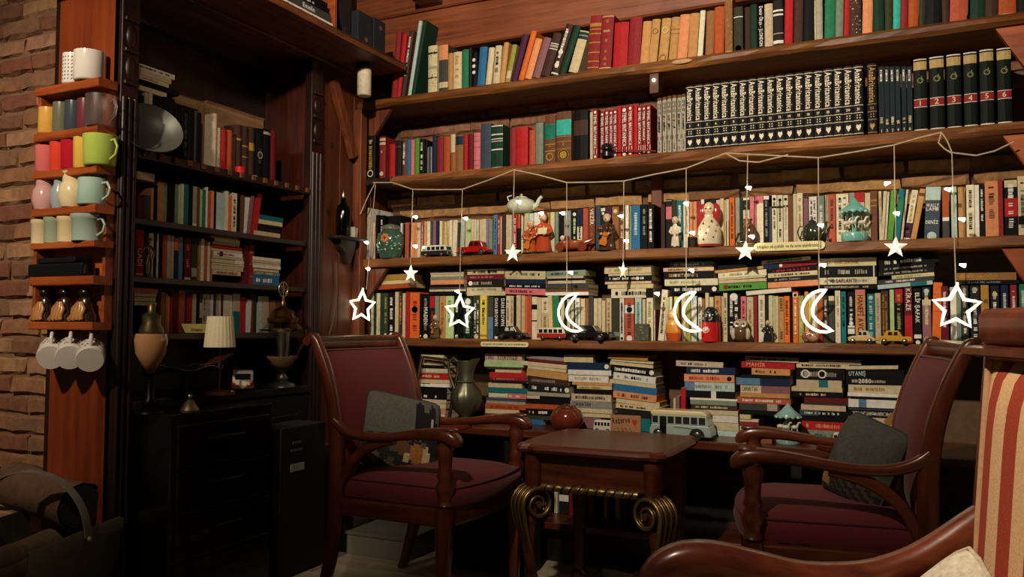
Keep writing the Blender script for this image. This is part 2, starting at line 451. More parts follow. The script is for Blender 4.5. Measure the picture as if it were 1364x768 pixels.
SH3='''483 487.4 277 w 6.5 D.2
495.5 499 296 p 1
500 503.5 286 k 0 dw
505 510 286.5 k 0 dw
516 533 287 k 0
533.2 535 297 w 0
536.3 539 298 k 0
539.4 544.3 296 z 0 dK
545 546.6 299 K 0
547.5 554.6 296 u 0
555 560 296 c 0 bw:.84:1 bW:.2:.4
560.3 563 295 P 0 dw
564.7 568 294.6 u 0
568.3 572.3 294.5 i 0
572.5 576 294 j 0
576.2 580 294 P 0
580.3 584.4 294 n 0 dt
584.7 588 294 i 0
588.3 591.3 295 m 0
591.5 594.3 295 W 0
594.5 598 294 W 0 df
598.3 601.7 293 i 0
602 607.6 293 i 2 
608.4 611.4 296 x 1
612 617.3 292.4 L 2
617.8 622.4 291.4 e 1
622.7 626.8 291.4 e 0 dq
627.2 630.8 292 W 0
631 633 292 w 0
633.3 637.7 292 g 0 dw
638 641.4 292 W 0
641.8 646.7 291.4 w 0 da
647 650.4 292 l 0
651 655.6 291.7 q 0 bw:.85:1 bw:0:.5
656.4 661.2 285.6 B 1 dn
662.6 665.8 287 r 0 dw
666 668.2 288 R 0
668.8 673 285.6 d 0 dw
673.5 677 286 L 0
677.4 681.5 286 l 0 dw
682.7 687.6 285 r 0 dw
688 693 285 K 0 bz:.65:1
693.5 697 285 k 0 dw
697.7 704.5 283.8 N 0
704.9 710.4 283.8 L 0
711 719.3 282.7 w 0
719.8 732 283 m 0
732.5 738.6 282 A 0 dw
739 743.4 282 q 0
744 750.6 281.6 k 0 dw ow:.92
751.4 760.2 280.5 a 0
761.3 768.5 279.4 k 0 de ow:.9
768.9 775.7 278.8 n 0 bi:0:.6 dk
776.3 783 277 z 0
784.2 792.3 275.4 D 0 tw@.96:.45:VEZİR dz
793.8 799.7 273 j 0 dB
800.3 806 275 K 0 ow:.85 bw:.9:.97
806.5 814.5 275 v 0
815 824 275 S 0 oW:.9
824.4 832 281 D 0 dW
833 837.5 273 i 0
837.7 841.2 274 q 0
841.7 852.3 273 b 0 dL
854 862 272 k 0 da
862.8 871 272 k 0 dw
880.5 885.5 271.6 d 0 bw:.75:.95
887 894.6 264.8 K 0 bp:.6:.85 ba:.96:.98
894.9 900.8 266 x 0
901.5 910 266.7 t 0 dw
910.6 917.8 268 i 0 dk
918.4 928 268 u 0
928.5 933.4 267 c 0
934 938 265.4 w 0
938.3 945 266 k 0
945.3 954 266 K 0 dw
954.3 958.8 266 w 0 dk
959.2 964.7 264 s 0 ok:.85
965 967.3 266 k 0
967.6 971 265 c 0 bw:.55:1
971.9 978.6 262.8 o 0 dd
979.7 985.3 262.8 N 0
985.8 989.6 263 G 0
990 998.6 262.8 i 0 bK:.75:.95 dm
999.2 1007.8 261.5 p 0
1008.2 1017 260.8 i 0 bp:.86:1
1017.6 1024.8 260 k 0 da bw:.92:.99
1025 1028.2 275 j 0
1028.7 1035 259.5 i 0 bK:.74:.78 dk ok:.92
1035.8 1043 259.5 i 0 bK:.74:.78 dk ok:.9
1043.7 1050 259.5 i 0 bK:.76:.8 dN ok:.92
1050.6 1056.4 260 D 0
1057 1061.5 258 i 0
1062 1069.7 257 i 0 dm
1071 1077 264 P 0 
1078 1088.6 261.5 w 0 d2G
1090 1098.4 260.8 q 0 dw
1100.3 1103.6 259.5 w 0
1104 1113.4 259 z 0 dd
1114.4 1131 257.6 i 0 d2k
1131.7 1139.3 256.4 a 0
1139.9 1152.2 255.8 W 0 br:.8:1
1152.8 1160 256.4 W 0
1160.4 1169.2 254 D 0 bm:.7:.72 bm:.8:.83
1171 1175.4 254 k 0 da
1173.4 1177.3 254.3 w 4 dk
1177.7 1181.2 255 t 4
1181.7 1189 252.9 E 5.5
1190 1198 251.7 t 8 bg:.5:.8
1199 1202.6 252 P 8
1203.5 1212 253.5 v 11 bi:.35:1 bw:.01:.05 dm
1212.5 1220 251.7 s 13 bD:.86:.92
1231 1251 249 j 2.5 bL:.75:1 hw:WALLY:.62:.85 hw:LAMB:.55:.85 hw:DENİZ:.3:.8 oL:.07
1256 1265 248.6 O 0 bw:.35:.42 bA:0:.35
1268 1275.4 248 L -1.5 bg:.84:.89 df
1277.5 1286.5 248.6 s -1.5
1288 1298.6 246 i -1 dK
1299 1305 246 w -1 bk:.0:.0
1305.6 1312.3 244.8 k 0 dw
1313.3 1331 240.5 u 0 dd
1331.3 1337 238.7 c 0
1339.4 1356.7 237 k 0 bW:.85:.97 br:.35:.66 dw
1357.3 1370 234 W 0 dk bk:.2:.34'''
SH4='''493.5 496.8 390 w 0
497 500 390 G 0
500.7 506 390 G 0 dL ow:.06
506.7 510.2 390 G 0 ow:.06
510.5 516 390 x 0 df ow:.06
516.4 524.8 390 k 0 dw ow:.06
525.4 530.2 388.4 s 0
530.6 534.7 388 d 0 du
535 539.4 390 k 0 dw ow:.06
540 545.2 388.4 r 0 dW
545.6 558.3 389 o 0 oK:.62 oh:.61 dr
558.6 561.6 391 k 0 ow:.05
562 570.8 391.4 k 0 tw@.7:.3:MADEN da ow:.04
572 578.8 394 K 0 br:.72:1 dr
579 584 394 q 0 bT:.6:.8
584.7 592.6 394 s 0 dO
593 603.8 394 e 0 dq
604.6 611.6 394 k 0 dw ow:.05
612 616.6 394 k 0 ow:.05
617 629 396 G 0 ow:.9 dw oN:.5
629.6 638.6 393 x 0 d2w oW:.05
639.3 648.3 393.7 y 0 dK bm:.05:.1
649.4 656.6 395 A 0 bB:0:.52
657.3 664.2 395 K 0 tw@.96:.3:DAN~BROWN ow:.04
664.8 673 395 k 0 tw@.96:.3:DAN~BROWN
673.8 679.2 393.7 i 0 dS
679.5 683.3 393.7 W 0 dO
684 686.8 395 k 0 dw
687.2 693.4 392.6 r 0 dW
693.7 698.8 393 c 0 dW
699 701.8 394 o 0
702 707.4 393.5 z 0 dw
707.8 714.8 395 i 0 bk:.7:.82 bk:.42:.45
715.4 720.8 396 W 0
721 729.8 396 W 0 bi:.64:.99 dS
731 736.4 394 y -2
738.2 746 393.7 g -2.5 ow:.07
746.5 751 396 w 0
751.5 755 397 K 0
755.3 760 398 T -1
760.4 765 396.5 x -1 dw
766.4 772.6 396.6 w -1 da
773.2 779 397.4 w 0 bo:.8:1 dt
779.8 783.4 397 S 0
784 790.2 394.4 A 0
790.5 795.8 397 D 0
796 801 397 i 0 bz:0:.4
801.3 806.5 400 r 0
807.4 814 397 i 0 dm
814.7 824.6 397.8 x 0 bq:.1:.2
825.3 831 397 w 0 dk ok:.05
832 844.2 397 z 0 bw:.64:.84 ok:.73 dd ow:.05
846 854.5 396.6 L 0 dt
855.3 860 398 K 0 dw
860.8 869.6 396 i 0 df
870.4 872.8 412 P 0
876 884 386 i 5.5 dA
885 890 396 e 1
890.5 894 395 w 1
898 903.6 394.7 y 0
907.5 913.4 391.6 e 0 dq
914 919.8 393 f 0
920.8 928.2 394 L 0 bw:.3:.9
930 934.6 396 w 0 dk
935 938.8 398 S 0
939.5 944.2 389.7 W 0
944.8 951 395 A 0 
952 960.5 394 s 0 dO
961 963.6 394 S 0
963.8 969 390 W 0 dk
969.7 986.4 390.8 k 0 d2w ow:.93
986.9 994.2 394.4 p 0 dR
995 1003.6 395 W 0 dS
1004.3 1009.2 394 c 0 dW
1010.5 1019 392.8 i 0 da
1019.4 1023.6 394 K 0
1024 1030 393 g 0
1030.2 1032.7 394 e 0
1033 1037.2 394 W 0
1037.8 1044.4 395 s 0 tk@.97:.5:GORKİ tk@.25:.03:ANA
1045 1052.2 394 o 0 dd
1052.6 1056 396 k 0
1056.4 1063.2 388 o 0 dw bw:.9:.97 ok:.93
1063.9 1071 393.6 f 0 dW
1072.3 1077.2 388 s 0
1077.6 1081 393 y 0
1081.3 1086.8 388 w 0 dk
1087.2 1089.4 392 k 0
1089.8 1096.4 388.7 O 0 bc:0:.25
1097 1103.8 393 x 0 dw
1104.4 1111.8 394 A 0 bW:.9:1
1113 1120 386.8 i 0 df
1121 1127.4 388 t 0 dk
1129.7 1138.8 388 k 0 dw ow:.38 bw:.3:.34 bw:.18:.28
1140 1153.4 385.5 s 0 tR@.9:.2:HANEFİ~AVCI bp:.93:1
1156 1165.6 391 t 0 dL oL:.92
1166.3 1173.8 390 h 0 da
1174.7 1184.2 386.8 d 0 d2m
1186 1191.7 385.5 e 0
1193 1203.4 384.7 k 0 br:.75:1 df
1205.6 1216 382 R 0 tw@.97:.58:KİRAZE br:0:.5
1218 1227.7 383.7 k 0 tw@.92:.35:ELİF~ŞAFAK bw:.1:.17 ow:.03
1229.4 1241 382 P 0 bK:.78:1 oL:.93 bW:.68:.82 dW rW:.08
1241.4 1253.5 376 o 2 oz:.7 bw:.03:.08 bz:.52:.54 bz:.8:.81
1254.8 1264.2 381 R 0 dw
1267 1275.2 382 L 0 bw:0:.9
1275.6 1281 384 q 0
1282 1290.6 380 A 0 dw oN:.93
1294 1306.2 380 K 0 dw oN:.93
1308 1318.6 379.4 m 0 hd:NE:.7:.7
1321 1332.2 380 K 0 oW:.85 dw
1335 1344.4 379.4 n 0 dw
1347.5 1356 379 c 0 dw
1359.5 1370 378 g 0 dw'''
FL4='''a 507 545 365 372.7 m -1 D.12
a 507 545 373 375.5 i -1
a 502 547 378 384 O -3
b 572 618 358.5 361 k 0
b 572.7 617.6 362 364.7 h 0
b 573 617 365 368 R 0
b 573 617 368.5 371.5 q 0
b 573 618.4 372 378.2 u 0
b 572 618 378.5 381.7 k 0
b 572 618 382 384.6 A 0
b 571 620 384.8 387.7 c 0
b 571 620 388 392.5 k 0
c 622 671.5 357.7 364.9 m 0 dk ok:.4
c 621 671.5 365.5 371 R 0 dp
c 622 671.5 371.7 381.2 K 0 dN ow:.9
c 621 667 381.7 387.8 i 0 da
c 621 672 388.2 393.5 W 0
d 672 726 360.5 369 W 2.5 dK
d 673 726 369.3 371.5 S 2
d 672.7 726 371.7 377.7 n 2 dw ow:.05
d 673 726 378 383.3 k 2 dw
d 672.7 726 383.7 392 p 3 dR
e 727.4 780 360 367.5 q -1 dG
e 729 777 367.8 370 h 0
e 729 779 370.3 373.2 k 0 dN
e 730 780 373.5 376.8 h 0
e 728 783 377.2 383.7 A 0 da
e 728 783 384 388 D 0
e 726 783.5 388.6 393 w 0 dN
f 805 867 354 363.5 W 0 df
f 810 867 363.7 366.4 w 0
f 805 868 366.7 373.8 k 0 dw ow:.3
f 805 867 374.2 377.5 p 0
f 809 870 377.9 383.4 r 0 ow:.5
f 814 870 384 396.4 i 0 dk bk:0:.17
g 892 948 348 355 A 0 dN
g 883 950.5 355.6 360 z 0 dc
g 884 950.5 361 370 k 0 dm dw
g 885 956 371 379 i 0 df
g 892 955 379.8 390 k 0 dw ow:.06
h 956 1014 350 355 k -8
h 952 1017 357 361.5 s -6
h 956.6 1021 360.5 368 i -4 df
h 957 1020 368.4 371 k -4
h 957 1021 371.3 375 w -3
h 957.5 1021 376 386 E -3 dk oc:.85
h 994 1054 385 390.5 w -6 bt:.3:.95
i 1014 1079.6 344 347.8 W -6 dk
i 1016 1088 348.6 355 c -7 bn:.7:1 ow:.66
i 1023 1088 355.3 361.5 k -5 dr
i 1023 1089 361.8 367.5 W -4 dd
i 1023 1089 367.8 373.5 K -4 da
i 1023 1090 374 381.5 u -4
j 1091 1167 343 352.8 W 0 dm
j 1091 1167 354 367 k 0 dN bw:.03:.05
j 1091 1168 369 377.8 i 0 tR@.7:.35:SAPLANTI da
j 1091 1168 378.4 385 k 0 dN
k 1171 1252 341 352 k -8 dw
k 1171 1246 352.4 358.5 k -7 dN
k 1170 1245 358.8 364 K -7 dN
k 1188 1244.7 364.4 369.6 W -5 df
k 1170 1244.7 370 375.5 A -7 dw
k 1169 1242.7 376 381.6 L -8 bt:.1:.4
l 1274 1354 362.6 372 S 1 dm om:.9
l 1280.6 1358 372.6 378 k 1 dB'''
FL5='''A 560 591 472 478.5 k 0
A 560 591 480 486 u 0 dO
A 560 592 486.3 490 k 0 dN
A 558.6 595.7 490.3 496.5 j 0 dw
A 556.7 599 497 503.8 r 1 dW
A 556 598 505 510 A 0 bW:.6:1
A 555 598 510.4 514.4 w 0
A 555 595 515 523 k 0 dN
A 554 595 523.4 531 k 0 dw
A 554 594 531.4 536 h 0
A 554 594 536.4 543 k 0 dN
A 556 593 543.5 549.7 u 0
A 556 593 550 556 z 0
B 648 693 467.5 470.7 R 0
B 645.7 694.4 471 480.8 h 0 tk@.97:.75:KAFKA tk@.65:.1:BÜTÜN~ÖYKÜLER
B 644.7 696.6 481.2 488.2 e 0 dK
B 648 694 488.5 492 d 0
B 659 694 492.2 495.7 h 0
B 652 700 496 502.4 r 0 dR
B 652.5 700 502.7 506 c 0 dN
B 655 701 506.4 509.6 K 0 dB
B 650 695 510 516.2 p 0 bw:.94:.97 bw:.05:.08
B 649.5 701.6 516.6 523 t 0 dB
B 650 701 523.4 529.8 t 0 bp:0:.48 dw
B 647 699.6 530.2 533.8 j 0
B 647 699 534 537.7 N 0
B 646 699.6 538 544.3 O 0 dr
B 645.7 691 544.7 551 r 0 dW
B 646 691 551.4 556 c 0 ow:.8
B 647 692 556.4 566 K 0
C 701 751 474 478.6 a 4
C 703 751 479 483 R 4
C 693 754 483.4 488.6 w 5 
C 702 754 489 493 R 5
C 701 756 493.4 501.5 s 6
C 702 755 503 511 d 3 da
C 703 757 512 522 K 3 dw ow:.04
C 702 759 522.6 527 N 1
C 702 759 527.4 531 k 0 bW:.7:1
C 701 759 531.4 537.6 k 0 dr
C 699 746 538 544 O 0
C 700 746 544.6 553 k 0 dw
C 699 744 553.4 558 x 0
C 698.6 723 558.4 567 b 0 dB
D 750.5 789.4 471.7 481 W 0 D.2
D 755 809.6 482.5 492 n 0 ow:.04
D 756.5 814 492.6 498.8 w 0 dk
D 756.5 810 499.2 508.4 w 0 dN
D 762 815 508.8 512.7 s 0
D 768 815 513 518 d 0 dm
D 764 815 518.4 524 k 0 dN
D 761 814 524.6 533.4 h 0 dA
D 759.5 815 534 543 a 0 tk@.92:.5:CANAN~TAN
D 768 815 543.4 550 L 0
D 775 814 550.4 555 k 0 dN
D 776 800 555.6 565 P 0
E 810 862.7 471.5 478.4 m 3 dK
E 813 870 479 482.6 k 4
E 812 870 483 487.4 A 5 
E 812 870 488 497.5 k 6 dw ow:.05
E 816 872.5 498.6 507 w 7 dk
E 811 873 508 512.8 W 6
E 816 874 513.6 521.4 b 6
E 816.5 874 523 531.4 u 6 dd
E 820 878 532.6 538.6 o 5
E 820 880 539.4 545 W 4 dk
E 822 878 545.6 556 K 2
E 822 866 556.4 568 t 0
F 900 962.7 481 487.6 h 2 dd
F 914 979 489 498 n 0 dw
F 911 978 498.6 508 u 0 dr ok:.1
F 911.6 978 508.6 520 L 0 bB:.8:1 da
F 913 979 520.6 530 k 0 bw:.38:.48
F 919 982 530.4 532.6 w 0
F 919.5 981 533 538.8 q 0 dk
F 920.5 981 539.2 545.6 d 0 dW
F 937 983 546 553 p 0 dc
F 949 983 553.4 562 w 0 tk@.98:.6:OYA
F 950 984 562.5 573 b 0 dw
F 951 984 573.5 581.5 L 0 bk:0:.12
G 992 1063.6 475 481 h 2 dA
G 987 1058 481.5 490.3 r 2 tu@.9:.45:MAHİR
G 1001 1052 490.8 498.8 s 1 dd
G 987 1053 499.2 503 k 0 dw
G 980.6 1052 503.4 512.5 n 0 bB:.55:1
G 986 1052 513 523.2 P 0 bW:.58:1 tk@.97:.65:CANAN~TAN
G 986 1052 523.6 529 s 0 dD
G 981.7 1053 529.4 537 z 0 dw
G 984.6 1038 537.4 546 A 0 bN:.05:.3
G 985 1038 546.4 551 k 0 dN
G 985 1000 551.4 558 K 0
G 985 1010 558.5 561.5 w 0
G 985 1010 562 566.6 c 0
G 985 1020 567 577 k 0
H 1077 1140 479 482.4 h 0 
H 1060.6 1130.5 483 489 W 0 dk
H 1060 1124 490 505 k 0 dN rw:.8 rw:.45
H 1060.6 1121 506 515 h 0 bt:.3:.5
H 1054.6 1122 515.6 521 W 0
H 1056 1122 521.4 528 k 0 dW
H 1071 1130 529.5 536.2 R 0
H 1070 1130 536.6 539 x 0
H 1067 1126.5 539.4 546 h 0
H 1065 1128 546.6 553.4 j 0 bk:0:.6 dw
H 1066 1128 554 561 k 0
H 1068 1127 561.4 572.4 r 0 du
H 1067 1126 573 580.5 q 0 dt
I 1108 1146.7 479 483 h -1
I 1125.6 1196.7 486.5 491.6 g -3
I 1127 1204 492 502.2 k -2 tL@.95:.65:UYANIŞ
I 1127 1204 502.6 512 k -1 tw@.78:.55:2050 dN
I 1130 1204.5 512.6 521.6 W -1 dm
I 1129 1199 523.5 528 w 0
I 1133 1200 528.4 531.6 k 0 dw
I 1130 1200 532 542 w 0 bB:.65:.8
I 1130 1200 543 546 j 0
I 1130 1200 546.4 554 k 0 dw d2N
I 1130 1180 554.6 563 W 0 bk:.55:.75
I 1130 1180 563.4 568.6 h 0
I 1130 1180 569 578 a 0'''
UP5='''897 900 530 h 0
900.3 905 527 P 0
906 912.6 516 r 1'''
UNDER='''732 737 646 K 0
738 742 642 w 0
744.5 757 642 K 0 bw:.4:.6
758 766 645 R 0
768 783 643 k 0
784 790 645 O 0 bm:.3:.5
791 803 648 k 0
804 809 646 d 0 dm
810 818 650 d 0 dm
819 826 648 k 0
827 837 648 D 0
838 850 652 k 0'''
LA='''183 190 126 k 0
191.4 196 123 h 0
197 201.5 123 h 0
203 215 128 k 0
216 231 130 k 0
232 240 143 k 0
240.3 249.6 144 k 0 dA
250 257.6 146 k 0
258 261 147 A 0
261.4 267 150 k 0
283.7 288 151 h 0
289 293 170 h 0
293.4 301.4 172.7 r 0
301.7 309 173.6 O 0
309.5 313.6 182 d 0
314 321 166 d 0 bm:.7:.74
321.5 329.6 168 d 0 bm:.6:.63 bm:.4:.42
330.6 338 169 d 0 bm:.55:.7
339.4 349 171 k 0 dA rN:.5
349.5 359 172 k 0 bN:.9:.95
359.7 367 174 R 0'''
LB='''183 190 262 R 0
191 200 260 A 0
201 203.8 250 u 0
204 208.8 246 k 0
209.4 217.8 242 s 0
218.2 221.7 243 q 0
222 232 244 k 0
232.6 236.6 245 q 0
237 239.4 246 e 0
240.4 244 244.5 i 0
244.6 250.2 245 t 0
250.6 256 247 k 0
256.4 261.4 248 N 0 bw:.05:.1
261.7 265.4 249 D 0
266 268.6 252 e 0
269 273.3 252 g 0
273.6 276 249 w 0
276.4 280.2 254 z 0
280.5 284.2 254 u 0
284.6 287.4 254 k 0
287.8 293.4 256 L 0
293.7 299 257 L 0
299.4 303.6 254 i 0
304 308 260 o 0
308.3 314.6 257 i 1.5 dk
315.2 319 258 k 1
319.6 324 260 D 2
325 328 263 w 5
329.5 333 261 P 6
335.5 341.4 258 r 8'''
LC='''180.4 190.5 306 r 0 tw@.62:.2:CADI bw:.05:.08
191 197 309 k 0
197.5 203.6 310 w 0
204 207.6 311 k 0
208 210.4 311 w 0
211 215.4 312 k 0
216 221.5 312.7 z 0
222 226.8 313 W 0
227.6 230.8 314 h 0
231.2 237 316.6 n 0 bo:.7:1
237.5 242.6 315.4 B 0
243 245 317 k 0
245.3 253.4 316.5 R 0 do bW:.0:.07
254.6 262 317 x 0 bN:.1:.3
264.2 266.6 322 m 0
267 271.2 318 i 0
271.6 275.6 321 z 0
276 279 322 i 0
279.4 282.4 326 S 0
325 330.4 326 R 0
332 337.4 326 c 0 bm:.2:.22 bm:.5:.52 bm:.8:.82'''
LD='''213.6 219 389 S 0
220 222.6 391 m 0
222.9 225 394 u 0
225.3 229 394.5 r 0
229.4 236.6 390 R 0
237.5 245.4 387 z 0
246 247.8 392 d 0
248.2 255 394 r 0
255.6 260.6 391.6 W 0
261 264.8 393 k 0
265.2 268.8 393 A 0 bL:.4:.8
269.3 273.8 391.6 W 0 dd
274.3 278.8 391.6 h 0
280 283.2 392 w 0
283.6 287 391 j 0
287.5 291.6 392 h 0
291.9 293.4 391 w 0
293.7 296.6 394 R 0
297.3 305.2 392 i 0
305.6 308.4 393 w 0
309.8 319.2 391 h 0 bt:0:.55
320 326.6 396 r 0
327.5 333.4 399 w 2
334.4 337 392 D 0
337.4 341 394 d 0
343 348.2 394.5 L 1
349 353 394 h 0
353.4 357.4 395 h 0
359 366 400 S 0
367 374 400 D 0'''
FLL='''A 181 234 82 88.5 i dk
A 181 229 88.8 95 h
A 181 226 96.5 102 w dS
A 181 239 103 109 k
A 181 224 110 117 h
B 181 207 229 240 m
B 345 379 287.5 293 t
B 345 378 293.4 299 t
B 342 377 299.5 304 k
B 341 376 304.3 308 K
B 339 374 308.4 313 r dW
C 282.7 318 314.5 317.6 s
C 286 320 318 322.7 i
C 284 320 323 326.5 R
C 282.7 323 327 331 r
C 282 324 331.4 335.6 r
C 285.5 323.7 336 341.6 w dc bk:.7:.82
C 284 325 341.8 345 p
C 282.7 326.4 345.4 350.4 k bw:.05:.3
C 283 326 350.8 353.6 A
C 283 325 354 359.6 i bk:.4:.5
C 284 322 360 366 W dc
C 337 374 343 346.7 i
C 337 374 347 350 h
C 337 374 350.4 352.6 k
C 337 374 353 357 w
C 337 373 357.4 361.4 u
C 338 374 361.8 366 q dw
C 338 373 366.4 371.5 b dw
D 178 211 384 389.4 p
D 180 210 390 394.5 K
D 180 209 395 401 A
D 180 210 401.5 409 k'''

# ---------------------------------------------------------------- room
YB, XW = 3.70, -2.52
Y12, Y34, XL = 3.425, 3.47, -2.53
Z1, Z2, Z3, Z4, ZB = 2.135, 1.742, 1.338, .95, .565
ZA, ZLB, ZC, ZD = 1.625, 1.389, 1.181, .978
def rough_board(x0, x1, y0, y1, z0, z1, amp, n=40, round_=.35, axis='X'):
    """a hand-hewn board with an uneven, rounded front edge"""
    g = G(); hh, r = (z1-z0), (z1-z0)*round_
    sec0 = [(y1, z0), (y0+r, z0), (y0, z0+r), (y0, z1-r), (y0+r, z1), (y1, z1)]
    for k in range(n+1):
        x = x0+(x1-x0)*k/n
        d = [amp*(sin(x*7.3+i*2.1)*.5+sin(x*17+i)*.3+random.uniform(-.4, .4)) for i in range(4)]
        for i, (y, z) in enumerate(sec0):
            if 1 <= i <= 4: y += d[i-1]*(1.0 if i in (2, 3) else .4); z += (d[(i+1) % 4]*.45 if i in (1, 2) else 0)
            g.v.append((x, y, z) if axis == 'X' else (y, x, z))
    for k in range(n):
        for i in range(6):
            j = (i+1) % 6; g.face((k*6+i, k*6+j, k*6+6+j, k*6+6+i), WHT)
    g.face(tuple(range(5, -1, -1)), WHT); g.face(tuple(n*6+i for i in range(6)), WHT)
    return g
flo = struct('floor', G().box(-4.2, 2.2, -.6, 4, -.06, -.012, H('3a3026')), M_MATTE)
pm = G().box(-.8, .8, -.073, .073, -.012, 0, WHT).mesh('floor_board', M_FLOOR)
for r in range(27):
    for k in range(4):
        o = part('floor_board', pm, None, flo); o.location = (-3.3+k*1.61+(r % 2)*.55-.3, -.3+r*.15, 0)
wb = struct('wall_back', G().box(-3.0, 1.6, YB, YB+.12, 0, 3.0, H('6a4e34')), M_MATTE)
tone = ['a87c50', '946a42', 'b88a5a', '9c7248', 'b08452', '8a603c', 'c0945e']
def brick_mesh(L, hh, dp):
    g = G(); n = 4
    for k in range(n+1):
        x = -L/2+L*k/n
        for y, z in ((0, 0), (-dp, .15*hh), (-dp, .85*hh), (0, hh)):
            g.v.append((x+random.uniform(-.004, .004), y+(random.uniform(-.006, .004) if y else 0), z+random.uniform(-.004, .004)))
    for k in range(n):
        for i in range(3): g.face((k*4+i, k*4+4+i, k*4+5+i, k*4+1+i), WHT)
    g.face((0, 1, 2, 3), WHT); g.face((n*4+3, n*4+2, n*4+1, n*4), WHT)
    return g
def lay(parent, x0, x1, zs, y, L, hh, gap, tones, mat, dp=.022, stag=.5):
    ms = []
    for t in tones:
        g = brick_mesh(L, hh, dp); g.c = [H(t)]*len(g.f); ms.append(g.mesh('brick', mat))
    for r, z in enumerate(zs):
        x = x0+(L+gap)*(stag if r % 2 else 0)-L*.2
        while x < x1:
            o = part('brick', random.choice(ms), None, parent); o.location = (x+L/2, y+random.uniform(-.004, .004), z)
            o.rotation_euler = (0, radians(random.uniform(-.8, .8)), 0); k = random.uniform(.86, 1.1); o.scale = (k, 1, random.uniform(.94, 1.05)); x += L*k+gap
lay(wb, -2.5, .5, [1.50, 1.565, 1.63, 1.695], YB, .215, .052, .012, tone, M_STONE)
lay(wb, -2.5, .5, [1.93, 1.995, 2.06], YB, .215, .058, .006, ['9a6a50', '8e6048', 'a4745a', '94664c'], M_STONE, .014)
# upper back wall: red planks
for i, (z0, z1) in enumerate(((2.39, 2.597), (2.602, 2.80), (2.805, 3.0))):
    part('plank', rough_board(-2.62, .62, 3.545, 3.60, z0, z1, .002, 30, .04), M_PLANK, wb)
wl = struct('wall_left', G().box(XW-.1, XW, 3.08, YB+.1, 0, 2.40, H('2c1408')), M_MATTE)
for y0, y1 in ((3.085, 3.262), (3.266, 3.37), (3.374, 3.52), (3.524, 3.70)):
    part('plank', G().box(XW, XW+.02, y0, y1, 0, 2.24, WHT), M_WALLP, wl, bevel=.003)
for x, y, r in ((442, 194, 8), (437, 283, 5)):
    p = onX(x, y, XW+.021); g = G().lathe([(.001, .002), (.010, .0016), (.016, .0002)], H('2a0e04'), 12); g.move(Matrix.Translation(p) @ Matrix.Rotation(pi/2, 4, 'Y')); part('knot', g, M_MATTE, wl)
wu = struct('wall_upper_left', G().box(-2.8, -2.72, 1.9, YB, 2.2, 3.0, H('2c1408')), M_MATTE)
for z0, z1 in ((2.39, 2.60), (2.604, 2.80), (2.804, 3.0)): part('plank', G().box(-2.72, -2.69, 2.0, 3.58, z0, z1, WHT), M_PLANK, wu, bevel=.003)
wp = struct('wall_pier', G().box(-4.1, -2.83, 2.10, 2.3, 0, 3.0, H('86644a')), M_MATTE)
rt = ['9a6a48', '8e6040', '7e543a', 'a4785a', '8a6246', 'ac8058', '845038']
lay(wp, -3.75, -2.96, [i*.074 for i in range(40)], 2.10, .205, .066, .010, rt, M_BRICK, .014)
# shelves of the long wall
def shelf(x0, x1, z, th, label, mat=M_SHELF, amp=.006, y0=3.40, n=46, rnd=.3):
    return solo('wall_shelf', rough_board(x0, x1, y0, YB, z-th, z, amp, n, rnd), mat, label, 'shelf')
shelf(-2.50, .52, Z1, .044, 'topmost long rough wooden shelf board above the encyclopedias', amp=.006)
shelf(-2.29, .52, Z2, .042, 'second long wooden shelf board carrying the encyclopedias', M_SHELFW, amp=.008)
solo('wall_shelf', G().box(-2.47, -2.30, 3.41, YB, Z2-.035, Z2-.002, WHT), M_CASE, 'short dark shelf board in the corner under two books', 'shelf', bevel=.004)
shelf(-2.50, .52, Z3, .04, 'third long wooden shelf board with teapots and figurines', amp=.002, rnd=.14)
shelf(-2.52, .52, Z4, .04, 'fourth long wooden shelf board with toy cars', amp=.002, rnd=.14)
g = G().box(0, .018, 0, .03, 0, .018, WHT)
def post(px, y0, y1, z0, z1, label, w=.05):
    p = onY(px, 300, 3.66); return solo('shelf_post', G().box(p.x-w/2, p.x+w/2, y0, y1, z0, z1, WHT), M_POST, label, 'post', bevel=.005)
post(876, 3.64, 3.69, Z3, Z2-.045, 'upright wooden post between second and third shelf')
post(877, 3.62, 3.69, Z4, Z3-.042, 'upright wooden post between third and fourth shelf')
post(878, 3.62, 3.69, ZB, Z4-.042, 'upright wooden post between bench and fourth shelf')
cp = solo('corner_post', G().box(-2.50, -2.452, 3.37, 3.42, Z4, Z1-.05, WHT), M_POST, 'tall narrow wooden post at the corner end of the shelves', 'post', bevel=.004)
for z, s in ((Z3-.045, .12), (Z1-.05, .13)):
    x = -2.452
    solo('shelf_bracket', G().prism([(x, z), (x+s, z), (x, z-s*1.3)], 3.43, 3.455, WHT, 'Y'), M_POST, 'triangular wooden bracket in the corner under the %s shelf' % ('third' if z < 1.5 else 'top'), 'bracket', bevel=.003)
for (xa, ya), (xb, yb), (xc, yc), lab, zt in (((1326, 40), (1380, 25), (1380, 112), 'top', Z1-.046), ((1336, 190), (1380, 178), (1380, 240), 'second', Z2-.044), ((1334, 336), (1380, 336), (1380, 400), 'third', Z3-.042)):
    a, b, c = onY(xa, ya, 3.42), onY(xb, yb, 3.42), onY(xc, yc, 3.42)
    solo('shelf_bracket', G().prism([(a.x, zt), (b.x, zt), (b.x, c.z)], 3.42, 3.45, WHT, 'Y'), M_RACK, 'triangular orange wood bracket at right end under the %s shelf' % lab, 'bracket', bevel=.003)
p = onY(872, 118, 3.42)
br = thing('shelf_lamp', 'small dark block with tiny lit bulb under the top shelf', 'lamp', (p.x, 3.42, Z1-.05))
part('block', G().box(-.02, .02, -.01, .05, -.085, 0, H('5a3a22')), M_MATTE, br, bevel=.003)
